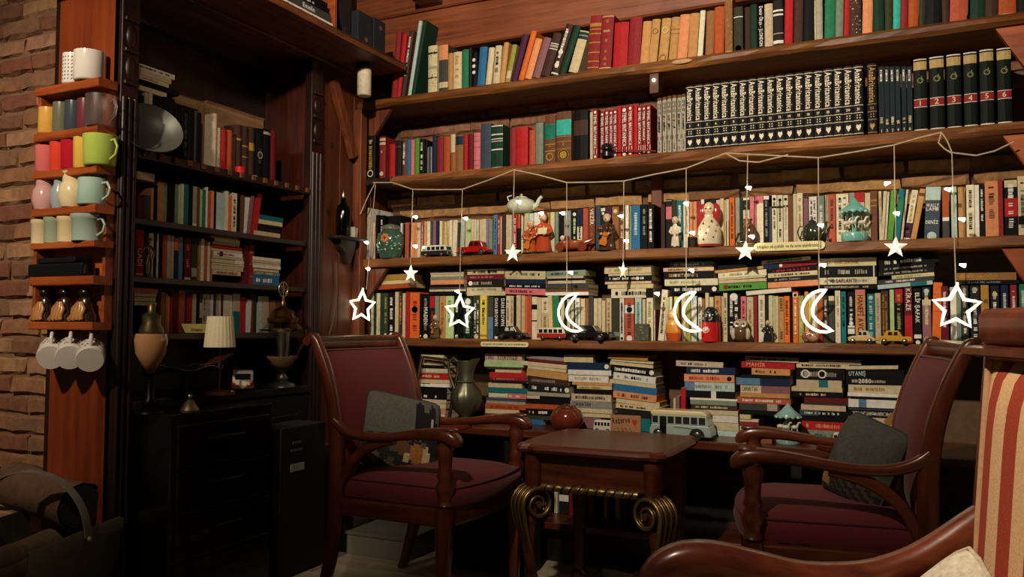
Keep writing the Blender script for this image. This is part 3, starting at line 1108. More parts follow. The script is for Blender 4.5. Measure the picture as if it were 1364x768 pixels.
part('bulb', G().ball((0, -.014, -.03), .006, WHT, 8, 6), M_BULB, br)
p = onY(908, 88, 3.392)
pk = solo('wood_patch', G().lathe([(.04, 0), (.036, .004), (.001, .006)], H('c29a6a'), 16, (0, 0, 0), 1.5, .5), M_MATTE, 'pale oval knot of bare wood on the edge of top shelf', 'wood knot')
pk.location = (p.x, 3.397, Z1-.02); pk.rotation_euler = (pi/2, 0, 0); pk.scale = (.75, .5, 1)
# left upper shelf with its beam
lu = thing('corner_shelf', 'deep dark overhanging shelf board on top of the left bookcase', 'shelf', (-2.45, 2.6, 2.25))
part('board', rough_board(1.99, 3.395, -2.21, -2.69, 2.25, 2.281, -.003, 24, .2, 'Y'), M_SHELFY, lu, world=True)
part('moulding', G().box(-2.52, -2.452, 1.99, 3.36, 2.237, 2.2495, WHT), M_SHELFY, lu, world=True, bevel=.003)
g = G(); a = Vector((-2.478, 3.175, 2.18)); b = Vector((-2.478, 3.345, 1.84)); g.bar([a, b], (1, 0, 0), .03, .05, WHT, .1)
solo('diagonal_brace', g, M_POST, 'slanted dark wooden brace from beam to corner post', 'brace')
YX = -2.235
def L2(x, y): return onX(x, y, YX)
y0 = L2(445.5, 20).y; solo('book_end', G().box(-2.40, YX, y0, y0+.018, 2.283, 2.48, WHT), M_RACK, 'light wooden upright board ending the pile on corner shelf', 'bookend', bevel=.002)
for k, (x0, x1, yt) in enumerate(((477, 497, 12), (498, 514, 22))):
    y0, y1 = L2(x0, 60).y, L2(x1, 60).y; h = L2(x0, yt).z-2.283
    t = thing('ring_binder', ('wide black', 'narrow black')[k]+' ring binder on the corner shelf', 'binder', (YX, y0, 2.283))
    part('cover', G().box(-.26, 0, 0, (y1-y0)*.97, 0, h, H('262c34')), M_BOOK, t, bevel=.004)
    g = G().lathe([(.006, 0), (.012, 0), (.012, .004), (.006, .004)], H('b0a890'), 14); g.move(Matrix.Translation((.0, (y1-y0)*.5, h*(.75 if k else .2))) @ Matrix.Rotation(pi/2, 4, 'Y')); part('finger_ring', g, M_METAL, t)
g = G(); y0, y1 = L2(456, 60).y, L2(474, 60).y; n = 10
poly = [(y1, 0), (y1, .30)]+[(y0+(y1-y0)*(.35+.3*sin(k*.9)), .30-.3*k/n) for k in range(n+1)]
solo('scroll_cut_board', G().prism([(p[0], p[1]+2.283) for p in poly], YX-.05, YX-.03, H('14110f'), 'X'), M_MATTE, 'black scroll edged board beside the ring binders', 'board')
# white cylinder lamp hanging below the corner shelf
p = onX(485, 128, -2.33); q = onX(485, 93, -2.33)
t = thing('wall_lamp', 'white cylinder lamp hanging under the corner shelf', 'lamp', (p.x, p.y, p.z))
hh = q.z-p.z
part('shade', G().lathe([(.028, 0), (.033, .003), (.033, hh), (.01, hh+.001)], H('e8dcc0'), 20), M_MATTE, t, True)
part('mount', G().lathe([(.042, hh), (.042, hh+.012), (.012, hh+.016), (.012, 2.2495-p.z)], H('3a2416'), 16), M_MATTE, t, True)
# ceiling spot fixture above the frame
p = onY(573, 6, 3.52)
t = thing('ceiling_spotlight', 'black spotlight fixture on the red planks', 'lamp', (p.x, 3.545, p.z))
part('housing', G().box(-.06, .06, -.1, -.001, 0, .11, H('15161a')), M_GLOSS, t, bevel=.006)
part('lens', G().box(-.03, .03, -.103, -.1, .008, .026, H('c8d4d8')), M_METAL, t)

# ---------------------------------------------------------------- bench along the back wall
bn = thing('wall_bench', 'long dark low bench cupboard under the bookshelves', 'bench', (-1, 3.45, 0))
part('top', rough_board(-2.5, .5, 3.27, YB-.002, .53, ZB-.001, .001, 20, .15), M_TABLE, bn, world=True)
part('back_panel', G().box(-2.5, .5, 3.66, 3.69, 0, .53, WHT), M_BLACKW, bn, world=True)
part('shelf', G().box(-2.48, .48, 3.30, 3.66, .15, .178, WHT), M_TABLE, bn, world=True, bevel=.002)
part('plinth', G().box(-2.48, .48, 3.36, 3.39, 0, .15, WHT), M_BLACKW, bn, world=True)
for x in (-2.5, -1.62, -.42, .44): part('divider', G().box(x, x+.04, 3.30, 3.66, 0, .53, WHT), M_BLACKW, bn, world=True, bevel=.002)

# ---------------------------------------------------------------- left bookcase
XF, XBK, YA0, YA1 = -2.46, -2.80, 2.0, 3.085
bc = thing('bookcase', 'tall dark carved bookcase with red brown end panel', 'bookcase', (-2.63, 2.5, 0))
part('end_panel', G().box(-2.79, -2.475, 1.985, 2.005, 0, 2.235, WHT), M_PANEL, bc, world=True, bevel=.002)
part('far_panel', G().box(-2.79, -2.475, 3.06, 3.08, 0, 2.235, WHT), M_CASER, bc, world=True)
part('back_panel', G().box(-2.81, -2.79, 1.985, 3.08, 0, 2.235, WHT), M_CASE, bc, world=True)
def pilaster(y0, y1):
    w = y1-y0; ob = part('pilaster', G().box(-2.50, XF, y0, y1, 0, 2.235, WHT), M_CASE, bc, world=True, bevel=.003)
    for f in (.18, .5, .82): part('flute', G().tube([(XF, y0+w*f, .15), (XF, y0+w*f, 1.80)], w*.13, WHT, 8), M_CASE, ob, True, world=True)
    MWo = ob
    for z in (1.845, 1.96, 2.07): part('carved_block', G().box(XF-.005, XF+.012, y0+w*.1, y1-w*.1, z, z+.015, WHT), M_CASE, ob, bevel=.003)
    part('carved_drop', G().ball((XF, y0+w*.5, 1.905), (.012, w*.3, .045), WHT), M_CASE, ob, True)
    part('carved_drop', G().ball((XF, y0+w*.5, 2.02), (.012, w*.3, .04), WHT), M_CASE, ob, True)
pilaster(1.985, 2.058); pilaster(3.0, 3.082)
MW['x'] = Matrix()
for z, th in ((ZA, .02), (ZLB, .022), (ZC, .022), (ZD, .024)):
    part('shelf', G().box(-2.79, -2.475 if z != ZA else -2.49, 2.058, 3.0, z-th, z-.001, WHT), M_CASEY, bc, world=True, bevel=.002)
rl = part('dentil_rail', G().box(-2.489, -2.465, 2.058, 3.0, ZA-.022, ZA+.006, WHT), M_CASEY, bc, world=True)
k = 0
for i in range(14):
    y = 2.085+i*.068; part('dentil', G().box(-2.466, -2.457, y, y+.02, ZA-.016, ZA+.006, H('6a3a1e')), M_MATTE, rl, bevel=.002)
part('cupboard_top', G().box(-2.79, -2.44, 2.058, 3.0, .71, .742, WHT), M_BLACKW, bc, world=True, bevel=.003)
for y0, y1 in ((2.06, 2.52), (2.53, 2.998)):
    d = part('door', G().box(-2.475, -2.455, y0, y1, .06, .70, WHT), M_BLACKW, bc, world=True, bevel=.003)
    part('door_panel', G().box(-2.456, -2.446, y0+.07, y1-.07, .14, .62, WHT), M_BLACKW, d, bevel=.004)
    part('knob', G().ball((-2.44, y0+.04 if y0 > 2.3 else y1-.04, .42), .012, H('6a5a30')), M_METAL, d, True)
for (x0, ya), (x1, yb), nm in (((215, 118), (272, 135), 0), ((275, 134), (351, 160), 1)):
    y0, y1 = onX(x0, ya, -2.6).y, onX(x1, yb, -2.6).y; z1 = onX(x0, ya, -2.6).z
    part('rough_plank', rough_board(y0, y1, -2.6, -2.72, z1-(.04 if nm == 0 else .10), z1, -.003, 10, .1, 'Y'), M_BARE, bc, world=True)
y0 = onX(267, 200, -2.58).y; part('rough_plank', G().box(-2.72, -2.58, y0, y0+.045, ZA, onX(267, 140, -2.58).z, H('7a5c3a')), M_MATTE, bc, world=True, bevel=.004)

# black drawer chest and dark clutter at its foot
ch = thing('drawer_chest', 'black drawer chest in front of the dark bookcase', 'chest', (-2.35, 2.3, 0))
c0 = onX(217, 553, -2.27); part('body', G().box(-2.415, -2.27, 2.06, 2.56, .02, c0.z, H('0c0b0a')), M_GLOSS, ch, world=True, bevel=.005)
for i in range(4):
    z0 = .05+i*(c0.z-.08)/4; d = part('drawer', G().box(-2.272, -2.26, 2.085, 2.535, z0, z0+(c0.z-.08)/4-.012, H('0e0d0c')), M_GLOSS, ch, world=True, bevel=.003)
    g = G().tube([(-2.262, 2.22, z0+.09), (-2.245, 2.24, z0+.09), (-2.245, 2.38, z0+.09), (-2.262, 2.40, z0+.09)], .004, H('4a4640'), 6); part('handle', g, M_METAL, d, True)
p = onX(303, 624, -2.44); t = thing('black_file_box', 'black file box with a small white label beside the chest', 'box', (-2.35, 2.73, 0))
part('body', G().box(-2.415, -2.26, 2.60, 2.88, .01, .60, H('0d0d0e')), M_MATTE, t, world=True, bevel=.004)
part('label', G().box(-2.262, -2.257, 2.66, 2.74, .42, .45, H('9a968c')), M_PAPER, t, world=True)
part('print', G().box(-2.262, -2.257, 2.66, 2.73, .50, .51, H('4a4844')).box(-2.262, -2.257, 2.67, 2.72, .53, .54, H('4a4844')), M_PAPER, t, world=True)

# ---------------------------------------------------------------- books
SPZ = {}
def spine_points(w, hard):
    if not hard: return [(0, 0), (w, 0)]
    b = min(.006, w*.2); return [(w*t, -b*4*t*(1-t)) for t in (0, .17, .5, .83, 1)]
def ysp(pts, x):
    for (a, ya), (b, yb) in zip(pts, pts[1:]):
        if x <= b+1e-9: return ya+(yb-ya)*(x-a)/(b-a)
    return pts[-1][1]
def book_geo(w, h, d, col, opts, hard, tint=None):
    """cover, page block and spine print of a book standing with its spine at y=0, from x=0 to w"""
    cov, pag, pr = G(), G(), G(); t = min(.0022 if hard else .0012, w*.16)
    sp = spine_points(w, hard); base = H(tint) if tint else C[col]; cc = jit(base, .1)
    outer = [(0, d)]+sp+[(w, d)]; inner = [(w-t, d), (w-t, t), (t, t), (t, d)]
    cov.prism(outer+inner, 0, h, cc, 'Z')
    e = .003 if hard else .0008
    pag.box(t, w-t, t, d-.003, e, h-e, jit(C['W'], .06))
    def strip(c, f0, f1, off=.0005, x0=0.0, x1=1.0):
        b = len(pr.v); q = [p for p in sp] if (x0 == 0 and x1 == 1) else [(w*x0, ysp(sp, w*x0)), (w*x1, ysp(sp, w*x1))]
        for x, y in q: pr.v += [(x, y-off, h*f0), (x, y-off, h*f1)]
        for i in range(len(q)-1): pr.face((b+2*i, b+2*i+2, b+2*i+3, b+2*i+1), c)
    def disc(c, f, rad, hole=0):
        n = 12; y = ysp(sp, w/2)-.0012; z = h*f; b = len(pr.v)
        if hole:
            for i in range(n):
                a = 2*pi*i/n; pr.v += [(w/2+rad*cos(a), y, z+rad*sin(a)), (w/2+rad*hole*cos(a), y, z+rad*hole*sin(a))]
            for i in range(n): j = (i+1) % n; pr.face((b+2*i, b+2*j, b+2*j+1, b+2*i+1), c)
        else:
            pr.v += [(w/2+rad*cos(2*pi*i/n), y, z+rad*sin(2*pi*i/n)) for i in range(n)]; pr.face(tuple(range(b, b+n)), c)
    def dashes(c, f0, f1, xc, ww, off=.0009):
        z = h*f1; s = w*ww
        while z > h*f0+s*.5:
            L = s*random.uniform(.3, .75)
            if random.random() < .18: z -= s*.8; continue
            a = xc-s*random.uniform(.4, .5); b_ = xc+s*random.uniform(.25, .5)
            y = ysp(sp, xc)-off
            if random.random() < .5: pr.quad([(a, y, z-L), (b_, y, z-L), (b_, y, z-L*.62), (a, y, z-L*.62)], c); pr.quad([(a, y, z-L*.3), (b_, y, z-L*.3), (b_, y, z), (a, y, z)], c)
            else: pr.quad([(a, y, z-L), (b_, y, z-L), (b_, y, z), (a, y, z)], c)
            z -= L+s*.14
    for o in opts:
        k = o[0]
        if k == 'b': c, f0, f1 = o[1:].split(':'); strip(C[c], float(f0), float(f1))
        elif k == 'o': c, f = o[1:].split(':'); disc(C[c], float(f), w*.32)
        elif k == 'r': c, f = o[1:].split(':'); disc(C[c], float(f), w*.36, .7)
        elif k == 'h':
            c, s, f, z = o[1:].split(':'); s = s.replace('~', ' ')
            sz = w*float(z)*(.85 if len(s) < 3 else .42)*1.25
            text(pr, s, (w/2, min(p[1] for p in sp)-.0013, h*float(f)), (1, 0, 0), (0, 0, 1), min(sz, h*.09), C[c], w*.88, True)
        elif k == 't':
            hd, s = o[1:].split(':', 1); c, f1 = hd.split('@'); f0, s = s.split(':', 1); s = s.replace('~', ' ')
            f1, f0 = float(f1), float(f0); sz = min(w*.82, h*.2)
            text(pr, s, (w/2-sz*.33, min(p[1] for p in sp)-.0013, h*f1), (0, 0, -1), (1, 0, 0), sz, C[c], h*(f1-f0))
        elif k == 'd' and o[1] == '2':
            for xc in (.3, .7): dashes(C[o[2]], .12, .92, w*xc, .26)
        elif k == 'd': dashes(C[o[1]], .14 if random.random() < .5 else .3, .9, w*.5, .46)
        elif k == 's':
            for _ in range(int(12+w*900)):
                x, z, q = random.uniform(.06, .9)*w, random.uniform(.03, .95)*h, random.uniform(.03, .09)*w
                y = ysp(sp, x)-.0006; pr.quad([(x, y, z), (x+q, y, z+q*.3), (x+q*.8, y, z+q*1.6), (x-q*.2, y, z+q)], random.choice((C['N'], C['d'], C['D'], C['W'])))
        elif k == 'N':
            text(pr, 'TEMEL BRITANNICA', (w*.22, -.0012 if not hard else -.0068, h*.88), (0, 0, -1), (1, 0, 0), w*.85, WHT, h*.68)
            disc(WHT, .93, w*.3); strip(WHT, .1, .2, .0007, .15, .85); text(pr, o[1:], (w/2, -.0075, h*.13), (1, 0, 0), (0, 0, 1), w*.7, C['r'], w*.6, True); disc(WHT, .05, w*.26)
        elif k == 'M':
            strip(C['D'], .95, 1); strip(C['w'], .03, .93, .0006, .12, .9); strip(BLK, .78, .9, .0009, .2, .82); strip(BLK, .7, .76, .0009, .2, .82)
            text(pr, o[1:], (w/2, -.008, h*.82), (1, 0, 0), (0, 0, 1), w*.6, WHT, w*.5, True); dashes(C['K'], .36, .66, w*.5, .5, .0075); strip(BLK, .24, .31, .0009, .1, .9); dashes(C['a'], .05, .22, w*.5, .5, .0075)
        elif k == 'Q':
            v = o[1:]; gold = H('ece4cc') if v != '22' else H('b8925a')
            for f in (.965, .43, .325, .215, .035): strip(gold, f, f+.008)
            text(pr, 'AnaBritannica', (w*.2, -.0075, h*.945), (0, 0, -1), (1, 0, 0), w*.95, gold, h*.5)
            text(pr, v, (w/2, -.0075, h*.36), (1, 0, 0), (0, 0, 1), w*.4, gold, w*.5, True)
            for q in (.285, .25): strip(gold, q, q+.016, .0008, .32, .7)
            y = -.0076
            for sx in (-1, 1): pr.quad([(w/2, y, h*.07), (w/2+sx*w*.26, y, h*.125), (w/2+sx*w*.2, y, h*.165), (w/2, y, h*.15)][::sx], gold)
        elif k == 'V':
            strip(WHT, .975, .99); strip(H('b9a06a'), .84, .955); strip(C['d'], .9, .945, .0008, .12, .88); strip(WHT, .0, .02)
            for q in (.925, .905, .86): strip(H('b9a06a'), q, q+.008, .0011, .2, .8)
            disc(H('6a7048'), .69, w*.26, .55); strip(H('6a7048'), .69, .75, .0011, .56, .66)
            strip(WHT, .43, .437); strip(C['c'], .33, .43); strip(WHT, .322, .33)
            text(pr, o[1:], (w/2, -.0078, h*.345), (1, 0, 0), (0, 0, 1), w*.62, H('e8c8a0'), w*.5, True)
        elif k == 'J':
            strip(WHT, .78, .95, .0008, .3, .66); dashes(C['A'], .79, .94, w*.48, .3, .0012)
            dashes(C['W'], .12, .25, w*.5, .6); text(pr, o[1:], (w/2, -.002, h*.03), (1, 0, 0), (0, 0, 1), w*.9, C['W'], w*.7, True)
    return cov, pag, pr

BOOKS = []      # every book of the photograph, measured first and built afterwards
def depth_of(opts, default):
    for o in opts:
        if o[0] == 'D' and o[1] == '.': return float(o[1:])
    return default
def upright(txt, plane, P, Zb, place, hard=False, dep=.13):
    n = 0
    for ln in txt.strip().split('\n'):
        a = ln.split(); x0, x1, yt = map(float, a[:3]); col = a[3]; opts = a[4:]; lean = 0.0
        if opts and opts[0].lstrip('-').replace('.', '').isdigit(): lean = float(opts.pop(0))
        f = onY if plane == 'Y' else onX
        yb = 440.0
        p0 = None
        # find the base pixel row by projecting the shelf height
        lo, hi = -200.0, 900.0
        for _ in range(40):
            mid = (lo+hi)/2
            if f((x0+x1)/2, mid, P).z > Zb: lo = mid
            else: hi = mid
        yb = lo
        a0, a1 = f(x0, yb, P), f(x1, yb, P); top = f((x0+x1)/2+lean, yt, P)
        w = (a1-a0).length; base = (a0+a1)/2
        run = (top-base).x if plane == 'Y' else (top-base).y
        th = math.atan2(run, top.z-Zb) if lean else 0.0
        h = math.hypot(run, top.z-Zb) if lean else top.z-Zb
        w = w*cos(th)*.985
        n += 1
        BOOKS.append(dict(kind='up', plane=plane, loc=Vector((a0.x, a0.y, Zb)), w=w, h=h, d=depth_of(opts, dep*random.uniform(.95, 1.05)), th=th, col=col,
                          opts=opts, place=place, n=n, area=(x1-x0)*abs(yb-yt), hard=hard, x=x0))
def flat(txt, plane, P, places, dep=.135, zmin=None, left=()):
    last = {}; cnt = {}
    rows = [ln.split() for ln in txt.strip().split('\n')]
    tops = {}
    for a in rows: cnt[a[0]] = cnt.get(a[0], 0)+1
    num = {}
    for a in rows[::-1]:                      # from the bottom of each pile upwards
        s = a[0]; x0, x1, y0, y1 = map(float, a[1:5]); col = a[5]; opts = a[6:]; tilt = 0.0
        if opts and opts[0].lstrip('-').replace('.', '').isdigit(): tilt = float(opts.pop(0))
        f = onY if plane == 'Y' else onX
        xm = x0 if s in left else (x0+x1)/2
        p0, p1 = f(x0, (y0+y1)/2, P), f(x1, (y0+y1)/2, P)
        zt, zb = f(xm, y0, P).z, f(xm, y1, P).z
        if s in last:
            if abs(zb-last[s]) < .014 or zb < last[s]: zb = last[s]
            if zt < zb+.006: zt = zb+.006
        elif zmin is not None and zb-zmin.get(s, -9) < .03: zb = zmin[s]
        last[s] = zt
        ang = math.atan2(-tilt, x1-x0)*.8
        L = abs(p1.x-p0.x) if plane == 'Y' else abs(p1.y-p0.y)
        num[s] = num.get(s, 0)+1
        BOOKS.append(dict(kind='flat', plane=plane, p0=p0, p1=p1, w=(zt-zb)*.985, h=L, d=depth_of(opts, dep*random.uniform(.93, 1.1)), zb=zb, th=ang, col=col, opts=opts,
                          place=places[s], n=cnt[s]+1-num[s], area=(x1-x0)*(y1-y0), hard=False, x=x0, y=y0, cnt=cnt[s]))
def book_matrix(b):
    if b['kind'] == 'up':
        if b['plane'] == 'Y': return Matrix.Translation(b['loc'] + Vector((0, random.uniform(0, .006), 0))) @ lean_fix(b)
        return Matrix.Translation(b['loc']) @ Matrix.Rotation(pi/2, 4, 'Z') @ lean_fix(b)
    # lying: local z (length) runs towards -x, local x (thickness) upwards
    R = Matrix.Rotation(-pi/2, 4, 'Y')
    jog = random.uniform(0, .008)
    if b['plane'] == 'Y':
        c = Matrix.Translation(((b['p0'].x+b['p1'].x)/2, b['p0'].y+jog, b['zb']))
        return c @ Matrix.Rotation(-b['th'], 4, 'Y') @ Matrix.Translation((b['h']/2, 0, 0)) @ R
    c = Matrix.Translation((b['p0'].x-jog, (b['p0'].y+b['p1'].y)/2, b['zb'])) @ Matrix.Rotation(pi/2, 4, 'Z')
    return c @ Matrix.Translation((b['h']/2, 0, 0)) @ R
def lean_fix(b):
    th = b['th']
    if th >= 0: return Matrix.Translation((b['w']/cos(th)*1.0, 0, 0)) @ Matrix.Rotation(th, 4, 'Y') @ Matrix.Translation((-b['w'], 0, 0))
    return Matrix.Rotation(th, 4, 'Y')
TH = ['', 'first', 'second', 'third', 'fourth', 'fifth', 'sixth', 'seventh', 'eighth', 'ninth', 'tenth', 'eleventh', 'twelfth', 'thirteenth', 'fourteenth',
      'fifteenth', 'sixteenth', 'seventeenth', 'eighteenth', 'nineteenth']
TENS = {2: 'twent', 3: 'thirt', 4: 'fort', 5: 'fift', 6: 'sixt', 7: 'sevent', 8: 'eight', 9: 'ninet'}
def nth(n):
    if n >= 100: return 'hundred and '+(nth(n-100) if n > 100 else '')
    if n < 20: return TH[n]
    return TENS[n//10]+('ieth' if n % 10 == 0 else 'y-'+TH[n % 10])
def look(b):
    sz = 'slim ' if b['w'] < .013 else ('thick ' if b['w'] > .042 else '')
    extra = ''
    for o in b['opts']:
        if o[0] == 't': extra = ' with large '+WORD[o[1]]+' lettering'
        elif o[0] == 'b' and not extra:
            c, f0, f1 = o[1:].split(':'); q = float(f1)-float(f0)
            extra = ' with '+WORD[c]+(' band' if q < .1 else (' upper end' if float(f1) > .95 and q < .6 else ' label')) if b['kind'] == 'up' else ' with '+WORD[c]+' panel'
        elif o[0] == 'd' and o[1] != '2' and not extra: extra = ' with '+WORD[o[1]]+' lettering'
        elif o[0] == 's' and not extra: extra = ' with speckled spine'
    return sz+WORD[b['col']], extra
def label_books(bs, everything):
    by = {}
    for b in everything: by.setdefault(b['place'], []).append(b)
    for p in by: by[p].sort(key=lambda b: (b['x'] if b['kind'] == 'up' else b['n']))
    looks = {}
    for b in everything:
        looks.setdefault((look(b), b['place']), []).append(b)
    for b in bs:
        (c, extra), pl = look(b), b['place']; seq = by[pl]; i = [k for k, q in enumerate(seq) if q is b][0]
        lead = ' leaning' if abs(b['th']) > .12 and b['kind'] == 'up' else ''
        if b['kind'] == 'up':
            t1 = f"{c} book{extra}{lead} on {pl}"
            nb = [WORD[seq[j]['col']] for j in (i-1, i+1) if 0 <= j < len(seq)]
            t2 = f"{c} book{extra} on {pl}, between {nb[0]} and {nb[1]} ones" if len(nb) == 2 else f"{c} book{extra} at the end of {pl}"
            t3 = f"{c} book{extra}, {nth(i+1)} from left on {pl}"
        else:
            t1 = f"{c} book{extra} lying in {pl}"
            t2 = t3 = f"{c} book{extra}, {nth(b['n'])} from top in {pl}"
        same = looks[(look(b), pl)]
        b['label'] = t1 if len(same) == 1 else t2
        b['alt'] = t3
    seen = {}
    for b in bs: seen.setdefault(b['label'], []).append(b)
    for l, q in seen.items():
        if len(q) > 1:
            for b in q: b['label'] = b['alt']
    for b in bs:
        if len(b['label'].split()) > 16: b['label'] = b['alt']
def make_book(b, name='book', cat='book'):
    cov, pag, pr = book_geo(b['w'], b['h'], b['d'], b['col'], b['opts'], b['hard'], b.get('tint'))
    o = part(name, cov, M_BOOK); o.matrix_world = book_matrix(b)
    tag(o, b['label'], cat, b.get('group', 'books of '+b['place']))
    part('pages', pag, M_PAPER, o)
    if pr.v: part('spine_print', pr, M_BOOK, o)['kind'] = 'stuff'
    return o
upright(SH1, 'Y', Y12, Z1, 'the top shelf', True, .15)
upright(SH2, 'Y', Y12, Z2, 'the second shelf', True, .15)
upright(SH3, 'Y', Y34, Z3, 'the third shelf')
upright(SH4, 'Y', Y34, Z4, 'the fourth shelf')
upright(UP5, 'Y', 3.46, ZB, 'the bench beside bus')
upright(UNDER, 'Y', 3.46, .18, 'the shelf under the bench')
flat(FL4, 'Y', Y34, dict(a='the short pile by corner post', b='the pink pile above violinist figurine', c='the pile above the yellow spine', d='the pile above black toy car',
     e='the teal topped pile', f='the pile beside centre post', g='the pile above red tin', h='the tilted pile with green spine', i='the tilted pile with red spine',
     j='the cream and black pile', k='the tilted black pile', l='the pair above the end books'), .13)
flat(FL5, 'Y', 3.46, dict(A='the bench pile behind picture frame', B='the bench pile beside pewter jug', C='the bench pile above brown pot', D='the bench pile above small van',
     E='the bench pile above reserved card', F='the bench pile behind toy bus', G='the bench pile above wooden card', H='the bench pile behind pale carousel',
     I='the bench pile behind grey cushion'), .135, {k: ZB for k in 'ABCDEFGHI'})
enc = []
CARD = ['', 'one', 'two', 'three', 'four', 'five', 'six', 'seven', 'eight', 'nine', 'ten', 'eleven', 'twelve', 'thirteen', 'fourteen', 'fifteen', 'sixteen', 'seventeen', 'eighteen', 'nineteen', 'twenty', 'twenty-one']
vx = [(913.9, 3), (1150.8, 21)]
pA, pB = onY(913.9, 200, Y12).x, onY(1151.0, 172, Y12).x
pitch = (pB-pA)/19
hA = onY(1000, 104, Y12).z-Z2
def ency(x, w, h, col, opt, label, group, hard=True, d=.2, tint=None):
    b = dict(kind='up', plane='Y', loc=Vector((x, Y12, Z2)), w=w, h=h, d=d, th=0.0, col=col, opts=[opt], place='the second shelf', n=0, area=1e9, hard=hard, x=0, label=label, group=group, tint=tint)
    enc.append(b)
for i in range(19):
    ency(pA+i*pitch, pitch*.955, hA, 'K', 'Q%d' % (i+3), 'black encyclopedia volume numbered %s with white vertical title' % CARD[i+3], 'black encyclopedia set')
x22 = onY(1156, 172, Y12).x
ency(x22, onY(1168.4, 170, Y12).x-x22, hA, 'K', 'Q22', 'black encyclopedia volume twenty-two with tan title, standing apart', 'black encyclopedia set')
for i, (a, b_) in enumerate(((1171, 1178.4), (1178.8, 1185.4), (1186, 1192.6), (1193.4, 1200), (1201.6, 1208), (1209, 1216))):
    q = onY(a, 168, Y12).x
    ency(q, (onY(b_, 168, Y12).x-q)*.98, onY((a+b_)/2, 88, Y12).z-Z2, 'j', 'J%d' % (i+1), 'slim dark teal volume numbered %s with short white title' % CARD[i+1], 'slim dark teal set', False, .2, '16242c')
for i, (a, b_, t) in enumerate(((1218, 1236, 77.7), (1239.4, 1259, 74.4), (1262.4, 1281.6, 71), (1285, 1303, 68.5), (1306.6, 1325.4, 65), (1329.6, 1349, 63))):
    q = onY(a, 163, Y12).x
    ency(q, (onY(b_, 163, Y12).x-q)*.97, onY((a+b_)/2, t, Y12).z-Z2, 'G', 'V%d' % (i+1), 'thick black and gold volume with red label numbered %s' % CARD[i+1], 'black and gold six volume set', True, .2, '0f1714')
for x in (C['G'],): pass
for b in BOOKS:
    for o in b['opts']:
        if o[0] in 'NM' and o[1:].isdigit():
            b['label'] = ('red encyclopedia volume numbered %s with white vertical title' if o[0] == 'N' else 'white and grey slim volume numbered %s with black blocks') % CARD[int(o[1:])]
            b['group'] = 'red encyclopedia set' if o[0] == 'N' else 'white and grey six volume set'; enc.append(b)
BOOKS = [b for b in BOOKS if not any(b is e for e in enc)]
upright(LA, 'X', XL, ZA, 'the top left bookcase shelf', True)
upright(LB, 'X', XL, ZLB, 'the second left bookcase shelf', False, .12)
upright(LC, 'X', XL, ZC, 'the third left bookcase shelf', False, .12)
upright(LD, 'X', XL, ZD, 'the fourth left bookcase shelf', False, .12)
seg = {}
for ln in FLL.strip().split('\n'):
    a = ln.split(); key = a[0]
    if key == 'C': key = 'C' if float(a[1]) < 320 else 'c'
    if key == 'B': key = 'B' if float(a[1]) > 300 else 'b'
    seg.setdefault(key, []).append(' '.join([key]+a[1:]))
flat('\n'.join('\n'.join(v) for v in seg.values()), 'X', XL+.005, dict(A='the pile above grey bowl', B='the teal pile on left bookcase', b='the left bookcase corner', C='the red pile on left bookcase', c='the small pile on left bookcase', D='the pile behind oil lamp'), .12, dict(c=ZC, B=ZLB, D=ZD+.1), left=('A',))
BOOKS.sort(key=lambda b: -b['area'])
single, rest = BOOKS[:292], BOOKS[292:]
label_books(single, BOOKS)
for b in enc: make_book(b, 'encyclopedia_volume', 'encyclopedia')
for b in single: make_book(b)
for kind_, sel in (('rest', rest),):
    g = G()
    for b in sel:
        for q in book_geo(b['w'], b['h'], b['d'], b['col'], b['opts'], b['hard']): g.add(q, book_matrix(b))
    tag(part('books', g, M_BOOK), 'the many slim and dim books filling gaps on all the shelves', 'books', None, 'stuff')
# things on the corner shelf
zz = 2.283
for i, (x0, x1, th, c, tx, lb) in enumerate(((372, 444, .026, 'w', 'dk', 'white paperback at the bottom of pile on corner shelf'), (376, 441, .034, 'A', 'tw@.6:.2:Emelin', 'grey paperback second from bottom on corner shelf'),
                                 (372, 439, .022, 'k', 'dw', 'black paperback in the pile on corner shelf'), (374, 438, .025, 'k', 'dW', 'black paperback on top of pile on corner shelf'))):
    y0, y1 = L2(x0, 30).y, L2(x1, 30).y
    make_book(dict(kind='flat', plane='X', p0=Vector((YX, y0, 0)), p1=Vector((YX, y1, 0)), w=th, h=abs(y1-y0), d=.16, zb=zz, th=0, col=c, opts=tx.split(), place='the corner shelf', hard=False, label=lb)); zz += th
for k, (x0, x1, c) in enumerate(((352, 360, 'q'), (361, 369, 'w'))):
    y0, y1 = L2(x0, 0).y, L2(x1, 0).y
    make_book(dict(kind='up', plane='X', loc=Vector((YX, y0, 2.283)), w=y1-y0, h=.2, d=.15, th=0, col=c, opts=['dg'], place='the corner shelf', hard=False, label='%s upright book at the frame edge on corner shelf' % ('grey green', 'white')[k]))

